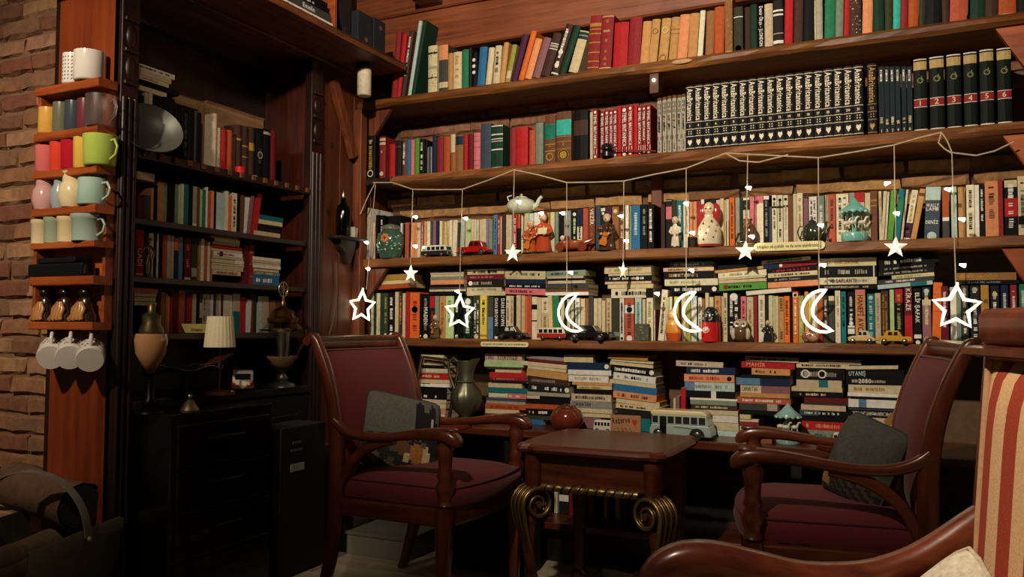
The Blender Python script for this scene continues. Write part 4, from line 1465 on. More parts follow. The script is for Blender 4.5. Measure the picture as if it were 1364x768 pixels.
# ---------------------------------------------------------------- small builders
def ring_pts(c, r, a0, a1, n, plane='XZ', ry=None):
    ry = ry or r; out = []
    for k in range(n+1):
        a = a0+(a1-a0)*k/n
        out.append((c[0]+r*cos(a), c[1], c[2]+ry*sin(a)) if plane == 'XZ' else (c[0], c[1]+r*cos(a), c[2]+ry*sin(a)))
    return out
def spot_at(x0, x1, yb, yt, Y, z=None):
    a, b = onY(x0, yb, Y), onY(x1, yb, Y); m = (a+b)/2; t = onY((x0+x1)/2, yt, Y)
    zb = m.z if z is None else z
    return Vector((m.x, Y, zb)), abs(b.x-a.x), t.z-zb
def mug(label, loc, r, h, col, handle=0, top=1.0, mat=None, group=None, inner=None, name='mug', cat='mug', rot=None, prof=None, deco=None):
    t = thing(name, label, cat, loc, 0, group, rot); c = C[col] if len(col) == 1 else H(col)
    prof = prof or [(r*.9, 0), (r, h*.06), (r*top, h)]
    pr = prof+[(prof[-1][0]-.003, h), (prof[-1][0]-.004, h*.94), (r*.8, .006), (.001, .005)]
    part('body', G().lathe([(.001, 0)]+pr, c, 20), mat or M_CER, t, True)
    if handle:
        s = handle; g = G().tube([(r*.93*s, 0, h*.8), (r*1.35*s, 0, h*.83), (r*1.62*s, 0, h*.6), (r*1.5*s, 0, h*.35), (r*.95*s, 0, h*.2)], .0045, c, 8)
        part('handle', g, mat or M_CER, t, True)
    if deco:
        g = G()
        for k in range(10):
            for j in range(7):
                a = -pi/2-1.5+k*.33; z = h*(.1+.12*j); q = .0035; R = r*(1+(top-1)*z/h)+.0006
                g.quad([(R*cos(a-.05), R*sin(a-.05), z), (R*cos(a+.05), R*sin(a+.05), z+q), (R*cos(a+.04), R*sin(a+.04), z+q*2.2), (R*cos(a-.06), R*sin(a-.06), z+q)], H(deco))
        part('pattern', g, M_GLOSS, t)
    return t
def teapot(label, loc, W, Hh, col, spout=1, handle=True, knob=True, rz=0):
    t = thing('teapot', label, 'teapot', loc, rz); c = H(col); r = W*.36; h = Hh*.8
    part('body', G().lathe([(.001, 0), (r*.55, 0), (r*.95, h*.28), (r, h*.5), (r*.86, h*.78), (r*.45, h*.95), (r*.4, h*.97)], c, 24), M_CER, t, True)
    l = part('lid', G().lathe([(r*.42, h*.96), (r*.4, h*1.02), (r*.16, h*1.08), (.001, h*1.1)], c, 18), M_CER, t, True)
    if knob: part('knob', G().lathe([(.001, h*1.08), (r*.1, h*1.1), (r*.12, h*1.16), (.001, Hh)], c, 12), M_CER, l, True)
    s = spout
    part('spout', G().tube([(r*.8*s, 0, h*.35), (r*1.15*s, 0, h*.5), (r*1.32*s, 0, h*.85), (r*1.5*s, 0, h*.98)], [r*.24, r*.17, r*.12, r*.11], c, 10), M_CER, t, True)
    if handle: part('handle', G().tube([(-r*.85*s, 0, h*.78), (-r*1.25*s, 0, h*.82), (-r*1.42*s, 0, h*.5), (-r*1.2*s, 0, h*.2), (-r*.85*s, 0, h*.25)], r*.07, c, 8), M_CER, t, True)
    return t
def wheels(t, L, W, r, xs, hub='b8b4a8'):
    for x in xs:
        for s in (-1, 1):
            g = G().lathe([(.001, -.5), (r, -.5), (r, .5), (.001, .5)], H('141416'), 14); g.move(Matrix.Translation((x, s*(W/2-r*.2), r)) @ Matrix.Rotation(pi/2, 4, 'X') @ Matrix.Diagonal((1, 1, r*.5, 1)))
            w = part('wheel', g, M_MATTE, t)
            g = G().lathe([(.001, .02), (r*.5, .01), (r*.6, 0)], H(hub), 12); g.move(Matrix.Translation((x, s*(W/2+r*.06), r)) @ Matrix.Rotation(-s*pi/2, 4, 'X') @ Matrix.Diagonal((1, 1, .1, 1))); part('hub_cap', g, M_METAL, w)
def van(label, loc, L, Hh, low, up, rz=0, name='toy_van', cat='toy van', front='+'):
    t = thing(name, label, cat, loc, rz); W = L*.42; r = Hh*.17
    zl = Hh*.5
    body = [(-L/2, r*.8), (L/2, r*.8), (L*.5, zl*.8), (L*.49, zl), (-L*.49, zl), (-L*.5, zl*.8)]
    part('lower_body', G().prism(body, -W/2, W/2, H(low), 'Y'), M_GLOSS, t, bevel=L*.018)
    top = [(-L*.49, zl), (L*.49, zl), (L*.455, Hh*.93), (L*.42, Hh), (-L*.42, Hh), (-L*.455, Hh*.93)]
    part('upper_body', G().prism(top, -W*.48, W*.48, H(up), 'Y'), M_GLOSS, t, bevel=L*.018)
    n = 5
    for k in range(n):
        x0 = -L*.43+k*L*.175
        for s in (-1, 1): part('side_window', G().box(x0, x0+L*.13, s*W*.481-.0006, s*W*.481+.0006, zl*1.13, Hh*.86, H('15171a')), M_GLOSS, t)
    for s in (-1, 1): part('windscreen', G().box(s*L*.47-.002, s*L*.47+.002, -W*.36, W*.36, zl*1.15, Hh*.86, H('15171a')), M_GLOSS, t)
    for y in (-W*.3, W*.3):
        g = G().ball((L*.5, y, zl*.62), (L*.012, L*.03, L*.03), H('d8d4c4'), 10, 6); part('headlight', g, M_METAL, t, True)
    g = G().box(L*.5, L*.515, -W*.48, W*.48, r*.9, r*1.3, H('b4b0a4')).box(-L*.515, -L*.5, -W*.48, W*.48, r*.9, r*1.3, H('b4b0a4')); part('bumper', g, M_METAL, t)
    wheels(t, L, W, r, (-L*.3, L*.3))
    return t
def car(label, loc, L, Hh, col, style, rz=0, top=None):
    t = thing('toy_car', label, 'toy car', loc, rz); W = L*.4; r = Hh*.2; c = H(col); tc = H(top or col)
    if style == 'beetle':
        bd = [(-L*.5, r), (-L*.49, Hh*.38), (-L*.4, Hh*.52), (-L*.2, Hh*.58), (L*.15, Hh*.56), (L*.38, Hh*.5), (L*.48, Hh*.36), (L*.5, r)]
        cb = [(-L*.36, Hh*.5), (-L*.22, Hh*.88), (-L*.08, Hh), (L*.08, Hh*.98), (L*.2, Hh*.54)]
    elif style == 'old':
        bd = [(-L*.48, r), (-L*.5, Hh*.35), (-L*.38, Hh*.55), (-L*.1, Hh*.6), (L*.3, Hh*.58), (L*.44, Hh*.5), (L*.46, r)]
        cb = [(-L*.34, Hh*.5), (-L*.28, Hh*.9), (-L*.2, Hh), (L*.06, Hh), (L*.14, Hh*.58)]
    else:
        bd = [(-L*.5, r), (-L*.5, Hh*.5), (-L*.46, Hh*.58), (L*.46, Hh*.55), (L*.5, Hh*.48), (L*.5, r)]
        cb = [(-L*.34, Hh*.56), (-L*.24, Hh*.96), (-L*.2, Hh), (L*.1, Hh), (L*.13, Hh*.96), (L*.24, Hh*.56)]
    part('body', G().prism(bd, -W/2, W/2, c, 'Y'), M_GLOSS, t, bevel=L*.02)
    cab = part('cabin', G().prism(cb, -W*.4, W*.4, tc, 'Y'), M_GLOSS, t, bevel=L*.015)
    for s in (-1, 1):
        y = s*W*.402
        for a, b in ((-.2, -.06), (-.03, .1)): part('window', G().quad([(L*a, y, Hh*.64), (L*b, y, Hh*.64), (L*(b-.02), y, Hh*.9), (L*(a+.02), y, Hh*.9)], H('d0d2cc') if style == 'beetle' else H('1a1c20')), M_GLOSS, cab)
        for x in (-L*.3, L*.29):
            g = G().prism([(x+r*1.35*cos(q), r*.9+r*1.35*sin(q)) for q in [pi*k/8 for k in range(9)]], s*W*.36, s*W*.52, c, 'Y'); part('fender', g, M_GLOSS, t, bevel=L*.006)
        part('headlight', G().ball((L*.47, s*W*.32, Hh*.42), L*.022, H('e4e0cc'), 8, 6), M_METAL, t, True)
    for x in (-L*.5, L*.5): part('bumper', G().tube([(x*1.03, -W*.46, r*1.1), (x*1.06, 0, r*1.1), (x*1.03, W*.46, r*1.1)], L*.012, H('c4c0b4'), 6), M_METAL, t, True)
    wheels(t, L, W*1.04, r, (-L*.3, L*.29))
    return t
def figure(label, loc, h, robe, skin, hair, item=None, name='figurine', cat='figurine', lean=0, wide=1.0, rz=0, legs=None):
    """small figurine: body one continuous mesh with shoulders, arms and face; hair and what it holds are parts"""
    t = thing(name, label, cat, loc, rz); s = h; rb, sk = H(robe), H(skin)
    part('base', G().lathe([(.001, 0), (s*.22*wide, 0), (s*.22*wide, s*.03), (.001, s*.03)], H('2e2420'), 16), M_MATTE, t)
    g = G()
    g.lathe([(s*.16*wide, s*.03), (s*.17*wide, s*.12), (s*.13*wide, s*.4), (s*.155*wide, s*.58), (s*.13*wide, s*.68), (s*.055, s*.74), (s*.05, s*.78)], rb, 14, (0, 0, 0), 1, .75)
    g.ball((0, -s*.01, s*.87), (s*.1, s*.1, s*.115), sk, 12, 10)
    g.ball((0, -s*.11, s*.86), (s*.02, s*.025, s*.025), sk, 6, 5)
    for q in (-1, 1):
        g.tube([(q*s*.13*wide, 0, s*.66), (q*s*.2*wide, -s*.05, s*.5), (q*s*.1*wide, -s*.15, s*.44)], [s*.05, s*.045, s*.032], rb, 8)
        g.ball((q*s*.08*wide, -s*.165, s*.44), s*.035, sk, 8, 6)
        g.ball((q*s*.04, -s*.1, s*.885), s*.013, H('1a1410'), 6, 4)
        g.ball((q*s*.07, -s*.04, s*.04), (s*.05, s*.09, s*.035), H(legs or '2e2420'), 8, 6)
    b = part('body', g, M_CER, t, True)
    part('hair', G().lathe([(s*.108, s*.0), (s*.1, s*.06), (s*.05, s*.105), (.001, s*.115)], H(hair), 12, (0, s*.015, s*.885)), M_MATTE, t, True)
    part('mouth', G().box(-s*.025, s*.025, -s*.108, -s*.1, s*.82, s*.828, H('8a3a30')), M_MATTE, t)
    if item in ('cello', 'violin'):
        k = 1.25 if item == 'cello' else .75; g = G()
        o = [(s*.075*k, -s*.16*k), (s*.09*k, -s*.08*k), (s*.05*k, -s*.005*k), (s*.07*k, s*.07*k), (s*.05*k, s*.13*k), (-s*.05*k, s*.13*k), (-s*.07*k, s*.07*k), (-s*.05*k, -s*.005*k), (-s*.09*k, -s*.08*k), (-s*.075*k, -s*.16*k)]
        g.prism(o, -s*.02, s*.02, H('c8742e'), 'Y'); g.box(-s*.012, s*.012, -s*.024, s*.0, s*.1*k, s*.36*k, H('2a1a10')); g.move(Matrix.Translation((0, -s*.2, s*.32)) @ Matrix.Rotation(radians(18), 4, 'Y'))
        part(item, g, M_CER, t, bevel=s*.012)
        part('bow', G().tube([(-s*.22, -s*.23, s*.42), (s*.2, -s*.23, s*.34)], s*.008, H('3a2414'), 6), M_MATTE, t)
    elif item == 'sheet':
        g = G().box(-s*.12, s*.12, -s*.004, s*.004, 0, s*.17, H('c8c49a')); g.move(Matrix.Translation((s*.05, -s*.2, s*.44)) @ Matrix.Rotation(radians(-22), 4, 'X')); part('song_sheet', g, M_PAPER, t)
    return t
def carousel(label, loc, r, h, c1, c2, cone=True):
    t = thing('toy_carousel', label, 'toy carousel', loc, 0); a, b = H(c1), H(c2)
    part('base', G().lathe([(.001, 0), (r*.92, 0), (r, h*.05), (r*.98, h*.17), (r*.93, h*.2), (.001, h*.2)], a, 24), M_GLOSS, t, True)
    for k in range(8):
        q = 2*pi*k/8; part('stripe', G().box(-.002, .002, -r*1.0, -r*.985, h*.06, h*.16, b, Matrix.Rotation(q, 4, 'Z')), M_GLOSS, t)
    part('pole', G().lathe([(r*.2, h*.2), (r*.15, h*.35), (r*.2, h*.5), (r*.14, h*.7)], a, 12), M_GLOSS, t, True)
    part('canopy', G().lathe([(r*1.0, h*.66), (r*1.02, h*.7), (r*.6, h*.8), (r*.2, h*.93), (.001, h)], a, 24), M_GLOSS, t, True)
    for k in range(12):
        q = 2*pi*k/12; part('scallop', G().ball((r*.98*cos(q), r*.98*sin(q), h*.655), (r*.16, r*.16, h*.035), b if k % 2 else a, 8, 6), M_GLOSS, t, True)
    for k in range(5):
        q = 2*pi*k/5-.5; x, y = r*.62*cos(q), r*.62*sin(q); g = G(); s = r*.3
        g.ball((x, y, h*.42), (s, s*.5, s*.55), H('d8d2c0'), 8, 6); g.tube([(x+s*.7, y, h*.44), (x+s*1.1, y, h*.53)], [s*.35, s*.25], H('d8d2c0'), 6); g.ball((x+s*1.35, y, h*.53), (s*.4, s*.2, s*.22), H('d8d2c0'), 6, 5)
        for d in (-.6, .6): g.tube([(x+s*d, y, h*.4), (x+s*d*1.4, y, h*.3)], s*.13, H('d8d2c0'), 5)
        hs = part('horse', g, M_GLOSS, t, True); part('rod', G().tube([(x, y, h*.2), (x, y, h*.67)], r*.02, H('c8b468'), 5), M_METAL, hs)
    return t
# ---------------------------------------------------------------- third shelf
p, W, h = spot_at(504, 537, 342, 297, 3.44, Z3+.001)
t = thing('ginger_jar', 'round green ginger jar with painted flower and lid', 'jar', p); r = W*.46
part('body', G().lathe([(.001, 0), (r*.72, 0), (r*.86, h*.12), (r, h*.45), (r*.97, h*.62), (r*.72, h*.78), (r*.6, h*.8)], H('3a5a4c'), 26), M_CER, t, True)
l = part('lid', G().lathe([(r*.66, h*.8), (r*.7, h*.84), (r*.62, h*.92), (r*.2, h*.97), (.001, h)], H('6a6a5a'), 22), M_CER, t, True)
g = G()
for k in range(7):
    a = 2*pi*k/7; q = (r*.2*cos(a)+r*.12, r*.2*sin(a)+h*.55); g.ball((q[0], -math.sqrt(max(0, (r*.985)**2-q[0]**2)), q[1]), (r*.15, r*.03, r*.15), H('c87a48'), 8, 6)
g.ball((r*.12, -r*.985, h*.55), (r*.12, r*.04, r*.12), H('8a2a1c'), 8, 6)
part('painted_flower', g, M_CER, t, True); g = G()
for k in range(46):
    a = random.uniform(-3.0, -.1); z = random.uniform(.14, .7)*h; q = r*(.86+.14*sin(pi*min(1, z/h/.8))); g.ball((q*.98*cos(a), q*.98*sin(a), z), (r*.1, r*.06, r*.06), H(random.choice(('6fa890', '9cc4b0', '28564a', 'b0a070'))), 6, 5)
part('painted_leaves', g, M_CER, t, True)
p, W, h = spot_at(565, 598, 343.5, 327, 3.43, Z3+.001); van('black and white toy van on the third shelf', p, W*1.04, h, '23231f', 'dcdccc')
p, W, h = spot_at(611, 654, 340.5, 321, 3.435, Z3+.001); car('shiny red vintage toy car on the third shelf', p, W*.98, h, 'b01414', 'old', pi, '8a1010')
p, W, h = spot_at(666, 718, 285, 258, 3.50); pz = onY(692, 284, 3.52).z
teapot('pale green white teapot resting on top of books', (p.x-.004, 3.53, pz), W*.98, h, 'd4dcc4', 1, False)
x = p.x; part('handle', G().tube([(-W*.33, 0, h*.68), (-W*.36, 0, h*.88), (-W*.25, 0, h*.93)], .004, H('d4dcc4'), 8), M_CER, bpy.data.objects['teapot'], True)
p, W, h = spot_at(697, 716, 336, 293, 3.43, Z3+.001); figure('figurine of old cellist in orange seated on shelf', p, h, 'b4532c', 'd8ac80', 'c8b890', 'cello', wide=1.15)
p, W, h = spot_at(714, 733, 336, 282, 3.44, Z3+.001); figure('figurine of singer in red gown holding song sheet', p, h, 'b8482c', 'd8ac80', '6a3a24', 'sheet', wide=1.2)
p, W, h = spot_at(741, 790, 335, 313, 3.43, Z3+.001)
t = thing('toy_racing_car', 'long red brown clay toy racing car', 'toy car', p); L = W*.95; c = H('9a4c34')
part('body', G().tube([(-L*.5, 0, h*.3), (-L*.35, 0, h*.42), (-.1*L, 0, h*.42), (L*.2, 0, h*.42), (L*.42, 0, h*.6), (L*.52, 0, h*.72)], [h*.2, h*.3, h*.32, h*.28, h*.14, h*.05], c, 10), M_CER, t, True)
part('seat_back', G().ball((-L*.22, 0, h*.72), (h*.2, h*.16, h*.3), H('6a2c20')), M_CER, t, True)
part('driver_head', G().ball((-L*.34, 0, h*.85), h*.17, H('d8c4a4')), M_CER, t, True)
for x in (-L*.36, L*.28):
    for s in (-1, 1):
        g = G().lathe([(.001, -.3), (h*.28, -.3), (h*.28, .3), (.001, .3)], H('7a3a28'), 14); g.move(Matrix.Translation((x, s*h*.3, h*.28)) @ Matrix.Rotation(pi/2, 4, 'X') @ Matrix.Diagonal((1, 1, h*.3, 1))); part('wheel', g, M_CER, t)
p, W, h = spot_at(794, 823, 333, 284, 3.43, Z3+.001); figure('tall figurine of bearded bassist in brown coat', p, h, '4a3020', 'd8b890', 'c8bca0', 'cello', wide=1.25)
p, W, h = spot_at(892, 907, 326.5, 288, 3.43, Z3+.001); figure('slim white figurine with red brown sash', p, h, 'ded2bc', 'd8c0a0', 'cfc4ac', None, wide=.8)
g = G().box(-.016, .016, -.02, .02, 0, .042, H('141416')); p, W, h = spot_at(917, 928, 326, 311, 3.43, Z3+.001)
solo('small_box', g, M_GLOSS, 'tiny black box beside the white painted doll', 'box', bevel=.002, loc=p)
# painted wooden doll
p, W, h = spot_at(929, 961, 326, 269, 3.43, Z3+.001); r = W*.49
t = thing('wooden_doll', 'cream painted wooden doll with red hood and flowers', 'doll', p)
part('body', G().lathe([(.001, 0), (r*.9, 0), (r*.98, h*.05), (r*1.02, h*.27), (r*.96, h*.42), (r*.66, h*.57), (r*.42, h*.66), (r*.44, h*.72)], H('dccfae'), 24, cols=[H('a83a34')]*2+[H('dccfae')]*6), M_CER, t, True)
hd = part('head', G().ball((0, 0, h*.84), (r*.48, r*.44, h*.165), H('dcc69c'), 18, 12), M_CER, t, True)
part('hair', G().ball((0, r*.05, h*.885), (r*.44, r*.42, h*.125), H('6a5436'), 14, 8), M_CER, hd, True)
for s in (-1, 1):
    part('eye', G().ball((s*r*.19, -r*.41, h*.845), (r*.09, r*.04, h*.016), H('2a1c14'), 8, 6), M_CER, hd, True)
    g = G().ball((s*r*.56, r*.05, h*.73), (r*.44, r*.3, h*.24), H('a83030'), 14, 10); part('hood_wing', g, M_CER, t, True)
part('mouth', G().ball((0, -r*.415, h*.78), (r*.06, r*.02, h*.01), H('a83a34'), 8, 6), M_CER, hd, True)
g = G()
for k in range(11):
    a = -pi/2+((k*37) % 100-50)/45.0; z = h*(.1+.045*k); R = r*(.985 if z < h*.3 else .985-.62*(z/h-.3)); R = max(R, r*.5); g.ball((R*cos(a), R*sin(a), z), (r*.09, r*.06, h*.026), H(('6a3a2a', '2e3a28', '8a3a30')[k % 3]), 8, 6)
part('painted_flowers', g, M_CER, t, True)
p, W, h = spot_at(980, 1010, 324, 292, 3.43, Z3+.001)
t = thing('animal_figurine', 'dark brown hunched animal figurine on a pale base', 'figurine', p)
part('base', G().ball((0, 0, .004), (W*.5, .02, .004), H('c8b894')), M_CER, t, True)
g = G().ball((W*.12, 0, h*.45), (W*.34, W*.26, h*.42), H('5a3c28'), 14, 10); g.ball((W*.05, -W*.06, h*.82), (W*.2, W*.18, h*.2), H('8a5c3c'), 12, 8)
g.tube([(-W*.1, -.01, h*.5), (-W*.35, -.015, h*.42), (-W*.48, -.015, h*.12)], [W*.09, W*.06, W*.04], H('2c2420'), 8); g.tube([(W*.05, -.015, h*.2), (-W*.2, -.02, h*.12), (-W*.4, -.02, h*.08)], W*.05, H('2c2420'), 8)
for s in (-1, 1): g.ball((W*.05+s*W*.15, 0, h*.98), (W*.06, W*.04, W*.06), H('6a4028'), 8, 6)
part('body', g, M_CER, t, True)
p, W, h = spot_at(1063, 1101, 317, 288, 3.435, Z3+.001); teapot('dark olive green teapot on the third shelf', p, W*1.0, h, '2c3226', 1, True)
p, W, h = spot_at(1119, 1158, 317, 262, 3.44, Z3+.001); carousel('turquoise toy carousel with horses on the third shelf', p, W*.47, h, '74b4ac', 'a8d4c8')
# written strips on shelf edges
def strip(x0, x1, y0, y1, Y, s, label):
    a, b = onY(x0, (y0+y1)/2, Y), onY(x1, (y0+y1)/2, Y); hh = onY(x0, y0, Y).z-onY(x0, y1, Y).z; L = b.x-a.x
    zc = (a.z+b.z)/2
    t = thing('paper_sign', label, 'sign', (a.x, Y, zc))
    n = 8; out = [(L-hh/2+hh/2*sin(q), -hh/2*cos(q)) for q in [pi*k/n for k in range(n+1)]]+[(hh/2-hh/2*sin(q), hh/2*cos(q)) for q in [pi*k/n for k in range(n+1)]]
    part('card', G().prism(out, 0, .001, H('e8e0a8'), 'Y'), M_PAPER, t)
    g = G(); text(g, s, (L/2, -.0008, -hh*.16), (1, 0, 0), (0, 0, 1), hh*.56, H('2a2618'), L*.9, True); part('lettering', g, M_PAPER, t)
strip(1004, 1099, 322, 333, 3.39, 'kitapları okuyabilir ve de satın alabilirsiniz...', 'long pale yellow lettered strip on third shelf edge')
strip(640, 704, 455, 461.5, 3.39, 'kitapları okuyabilir ve satın alabilirsiniz', 'short pale yellow lettered strip on fourth shelf edge')
# ---------------------------------------------------------------- second shelf
p, W, h = spot_at(801, 817, 207, 191, 3.405, Z2+.002)
t = thing('turned_bobbin', 'black turned wooden bobbin with thin rod before red set', 'ornament', (p.x, 3.405, Z2+.002)); r = W*.5
part('bobbin', G().lathe([(.001, 0), (r, 0), (r, h*.3), (r*.5, h*.42), (r, h*.55), (r*.95, h*.85), (r*.5, h), (.001, h)], H('1c1a1a'), 18), M_GLOSS, t, True)
q = onY(874, 203, 3.405); part('rod', G().tube([(r*.8, 0, h*.5), (q.x-p.x, 0, .006)], .003, H('6a3c28'), 6), M_MATTE, t)
# ---------------------------------------------------------------- fourth shelf
p, W, h = spot_at(571, 588, 448, 419, 3.42, Z4+.001); figure('small figurine of violinist on the fourth shelf', p, h, '6a5030', 'c8a478', 'b8a884', 'violin', wide=1.1)
p, W, h = spot_at(663, 704, 451, 434, 3.42, Z4+.001); car('black rounded toy car on the fourth shelf', p, W*.97, h, '17181b', 'beetle', 0)
p, W, h = spot_at(718, 756, 451.5, 436, 3.42, Z4+.001); van('red and white toy van on the fourth shelf', p, W*.98, h, 'b02a24', 'e0d8c0')
p, W, h = spot_at(757, 816, 453.5, 433, 3.415, Z4+.001); car('long black saloon toy car on the fourth shelf', p, W*.97, h, '14151a', 'saloon', 0)
p, W, h = spot_at(845, 864, 452, 431, 3.43, Z4+.001); t = thing('picture_block', 'small square block with grey green picture', 'block', p)
part('block', G().box(-W/2, W/2, 0, .02, 0, h, H('4a5040')), M_MATTE, t, bevel=.001); g = G()
for k in range(40):
    x, z, q = random.uniform(-.45, .38)*W, random.uniform(.05, .88)*h, W*random.uniform(.03, .1); g.quad([(x, -.0006, z), (x+q, -.0006, z+q*.2), (x+q*.8, -.0006, z+q), (x-q*.1, -.0006, z+q*.7)], H(random.choice(('8a9274', '2c3226', '6a5a3c', 'a09a78'))))
part('picture', g, M_PAPER, t)
p, W, h = spot_at(886, 908, 453, 411, 3.43, Z4+.001); r = W*.47; t = thing('nesting_doll', 'orange and yellow rounded wooden nesting doll', 'doll', p)
part('body', G().lathe([(.001, 0), (r*.85, 0), (r, h*.25), (r*.95, h*.5), (r*.72, h*.64)], H('c8642c'), 20, cols=[H('a03c20'), H('c05428'), H('d88c3a'), H('dca048')]), M_CER, t, True)
hd = part('head', G().ball((0, 0, h*.78), (r*.76, r*.74, h*.22), H('d8a44c'), 16, 10), M_CER, t, True)
part('face', G().ball((0, -r*.4, h*.8), (r*.45, r*.38, h*.13), H('ecd0a0'), 12, 8), M_CER, hd, True)
for s in (-1, 1): part('eye', G().ball((s*r*.16, -r*.77, h*.82), (r*.05, r*.03, h*.012), H('2a1c14'), 6, 5), M_CER, hd, True)
p, W, h = spot_at(934, 960, 453, 408, 3.43, Z4+.001); r = W*.48; t = thing('tin_can', 'bright red tin with black domed lid and white emblem', 'tin', p)
part('tin', G().lathe([(.001, 0), (r, 0), (r, h*.55), (.001, h*.55)], H('c01e1e'), 24), M_GLOSS, t, True)
part('lid', G().lathe([(r*.98, h*.55), (r*.96, h*.7), (r*.75, h*.9), (r*.35, h*.99), (.001, h)], H('161618'), 20), M_GLOSS, t, True); g = G()
for k in range(14):
    a = -pi/2+random.uniform(-1.1, 1.1); z = random.uniform(.58, .85)*h; R = r*(1.0 if z < h*.7 else 1.0-.24*(z/h-.7)/.2); g.ball((R*cos(a), R*sin(a), z), (r*.08, r*.05, r*.08), H('b8b8ac'), 6, 5)
part('lid_spots', g, M_GLOSS, t, True); g = G()
for k in range(20):
    a0 = 2*pi*k/20; a1 = a0+.25
    for ra in (.28,):
        P = [];
        for a, q in ((a0, ra), (a1, ra), (a1, ra*.82), (a0, ra*.82)): x = -r*.35+q*2*r*cos(a)*.75; P.append((x, -math.sqrt(max(0, r*r-x*x))-.0008, h*.33+q*2*r*sin(a)*.55))
        g.quad(P, WHT)
for k in range(3): x0 = -r*.62+k*r*.2; g.quad([(x, -math.sqrt(r*r-x*x)-.001, h*(.28+.02*k+dz)) for x, dz in ((x0, 0), (x0+r*.14, .0), (x0+r*.14, .1), (x0, .1))], WHT)
part('emblem', g, M_GLOSS, t)
p, W, h = spot_at(974, 1001, 455, 424, 3.43, Z4+.001); t = thing('owl_figurine', 'brown and white owl figurine with ring eyes', 'figurine', p); r = W*.46
part('body', G().ball((0, 0, h*.36), (r, r*.8, h*.36), H('5c4634'), 16, 10), M_CER, t, True); part('head', G().ball((0, -.002, h*.75), (r*.8, r*.7, h*.25), H('9a8668'), 14, 10), M_CER, t, True)
for s in (-1, 1):
    g = G().lathe([(r*.14, 0), (r*.34, .003), (r*.36, 0)], H('d8ccb0'), 14); g.move(Matrix.Translation((s*r*.34, -r*.66, h*.77)) @ Matrix.Rotation(pi/2, 4, 'X')); part('eye_ring', g, M_CER, t, True)
    part('pupil', G().ball((s*r*.34, -r*.66, h*.77), r*.12, H('1a1410'), 8, 6), M_CER, t, True); part('wing', G().ball((s*r*.75, -r*.35, h*.34), (r*.3, r*.3, h*.26), H('c8b898'), 10, 8), M_CER, t, True)
    part('ear_tuft', G().lathe([(r*.16, 0), (.001, h*.14)], H('7a6448'), 8, (s*r*.5, 0, h*.92)), M_CER, t)
p, W, h = spot_at(1016, 1030, 454, 426, 3.43, Z4+.001); figure('tiny figurine of fair haired child in black coat', p, h, '23242a', 'd8b48c', 'c8a468', None, wide=1.25)
p, W, h = spot_at(1064, 1090, 455, 436, 3.43, Z4+.001); t = thing('sea_shell', 'brown pink conch shell on the fourth shelf', 'shell', p); g = G()
for k in range(26): a = k*.62; q = 1-k/27; g.ball((W*.12-W*.4*k/26+W*.14*q*cos(a), -.01*q, h*(.4+.12*q*sin(a))), (W*.3*q+.002, W*.3*q+.002, h*.38*q+.002), H('8a5a44' if k % 3 else 'b88a6c'), 8, 6)
part('whorls', g, M_CER, t, True)
part('lip', G().ball((W*.26, -.012, h*.36), (W*.2, .014, h*.34), H('c89a84')), M_CER, t, True)
p, W, h = spot_at(1128, 1167, 454.5, 440, 3.42, Z4+.001); car('cream and yellow vintage toy car on fourth shelf', p, W*.97, h, 'd8bc80', 'old', pi, 'c8c4b4')
p, W, h = spot_at(1168, 1216, 455, 440, 3.41, Z4+.001); car('mustard yellow saloon toy car on fourth shelf', p, W*.95, h, 'd0a034', 'saloon', 0, 'd0a034')
# ---------------------------------------------------------------- bench top things
p = onY(622, 556, 3.38); p.z = ZB; h = onY(622, 478, 3.38).z-ZB; s = h
t = thing('pewter_jug', 'tall fluted pewter jug on the bench', 'jug', (p.x, 3.37, ZB)); r = abs(onY(642, 520, 3.38).x-onY(603, 520, 3.38).x)*.46
g = G(); prof = [(.001, 0), (r*.55, 0), (r*.5, h*.06), (r*.3, h*.1), (r*.75, h*.2), (r*1.0, h*.36), (r*.92, h*.5), (r*.55, h*.62), (r*.5, h*.66), (r*.56, h*.85), (r*.66, h*.97), (r*.6, h*.965), (r*.4, h*.7)]
g.lathe(prof, H('8a8a74'), 32)
for i, v in enumerate(g.v):
    z = v[2]
    if h*.16 < z < h*.58: a = math.atan2(v[1], v[0]); k = 1+.07*cos(a*12); g.v[i] = (v[0]*k, v[1]*k, z)
    if z > h*.9 and v[0] > r*.45: g.v[i] = (v[0]*1.5, v[1]*.8, z+h*.05)
part('body', g, M_DULL, t, True)
part('handle', G().tube([(-r*.5, 0, h*.93), (-r*.95, 0, h*1.02), (-r*1.35, 0, h*.92), (-r*1.25, 0, h*.75), (-r*.85, 0, h*.52)], r*.09, H('8a8a74'), 8), M_DULL, t, True)
part('collar', G().lathe([(r*.55, h*.63), (r*.62, h*.65), (r*.55, h*.67)], H('a8a488'), 24), M_DULL, t, True)
# leaning picture frame
a, b_, c, d = onY(546, 545, 3.36), onY(597, 553, 3.36), onY(556, 470, 3.42), onY(605, 474, 3.42)
x0, x1 = a.x-.01, b_.x; t = thing('leaning_picture', 'narrow tilted wooden frame leaning before the bench books', 'picture frame', ((x0+x1)/2, 3.37, ZB))
hgt = .30; W = x1-x0; xf = Matrix.Rotation(radians(5), 4, 'Y') @ Matrix.Rotation(radians(-12), 4, 'X')
for x in (-W/2, W/2-.012): part('side_rail', G().box(x, x+.012, -.008, .008, 0, hgt, H('5a4a34'), xf), M_DULL, t, bevel=.002)
for z in (0, hgt-.012): part('end_rail', G().box(-W/2+.012, W/2-.012, -.008, .008, z, z+.012, H('5a4a34'), xf), M_DULL, t, bevel=.002)
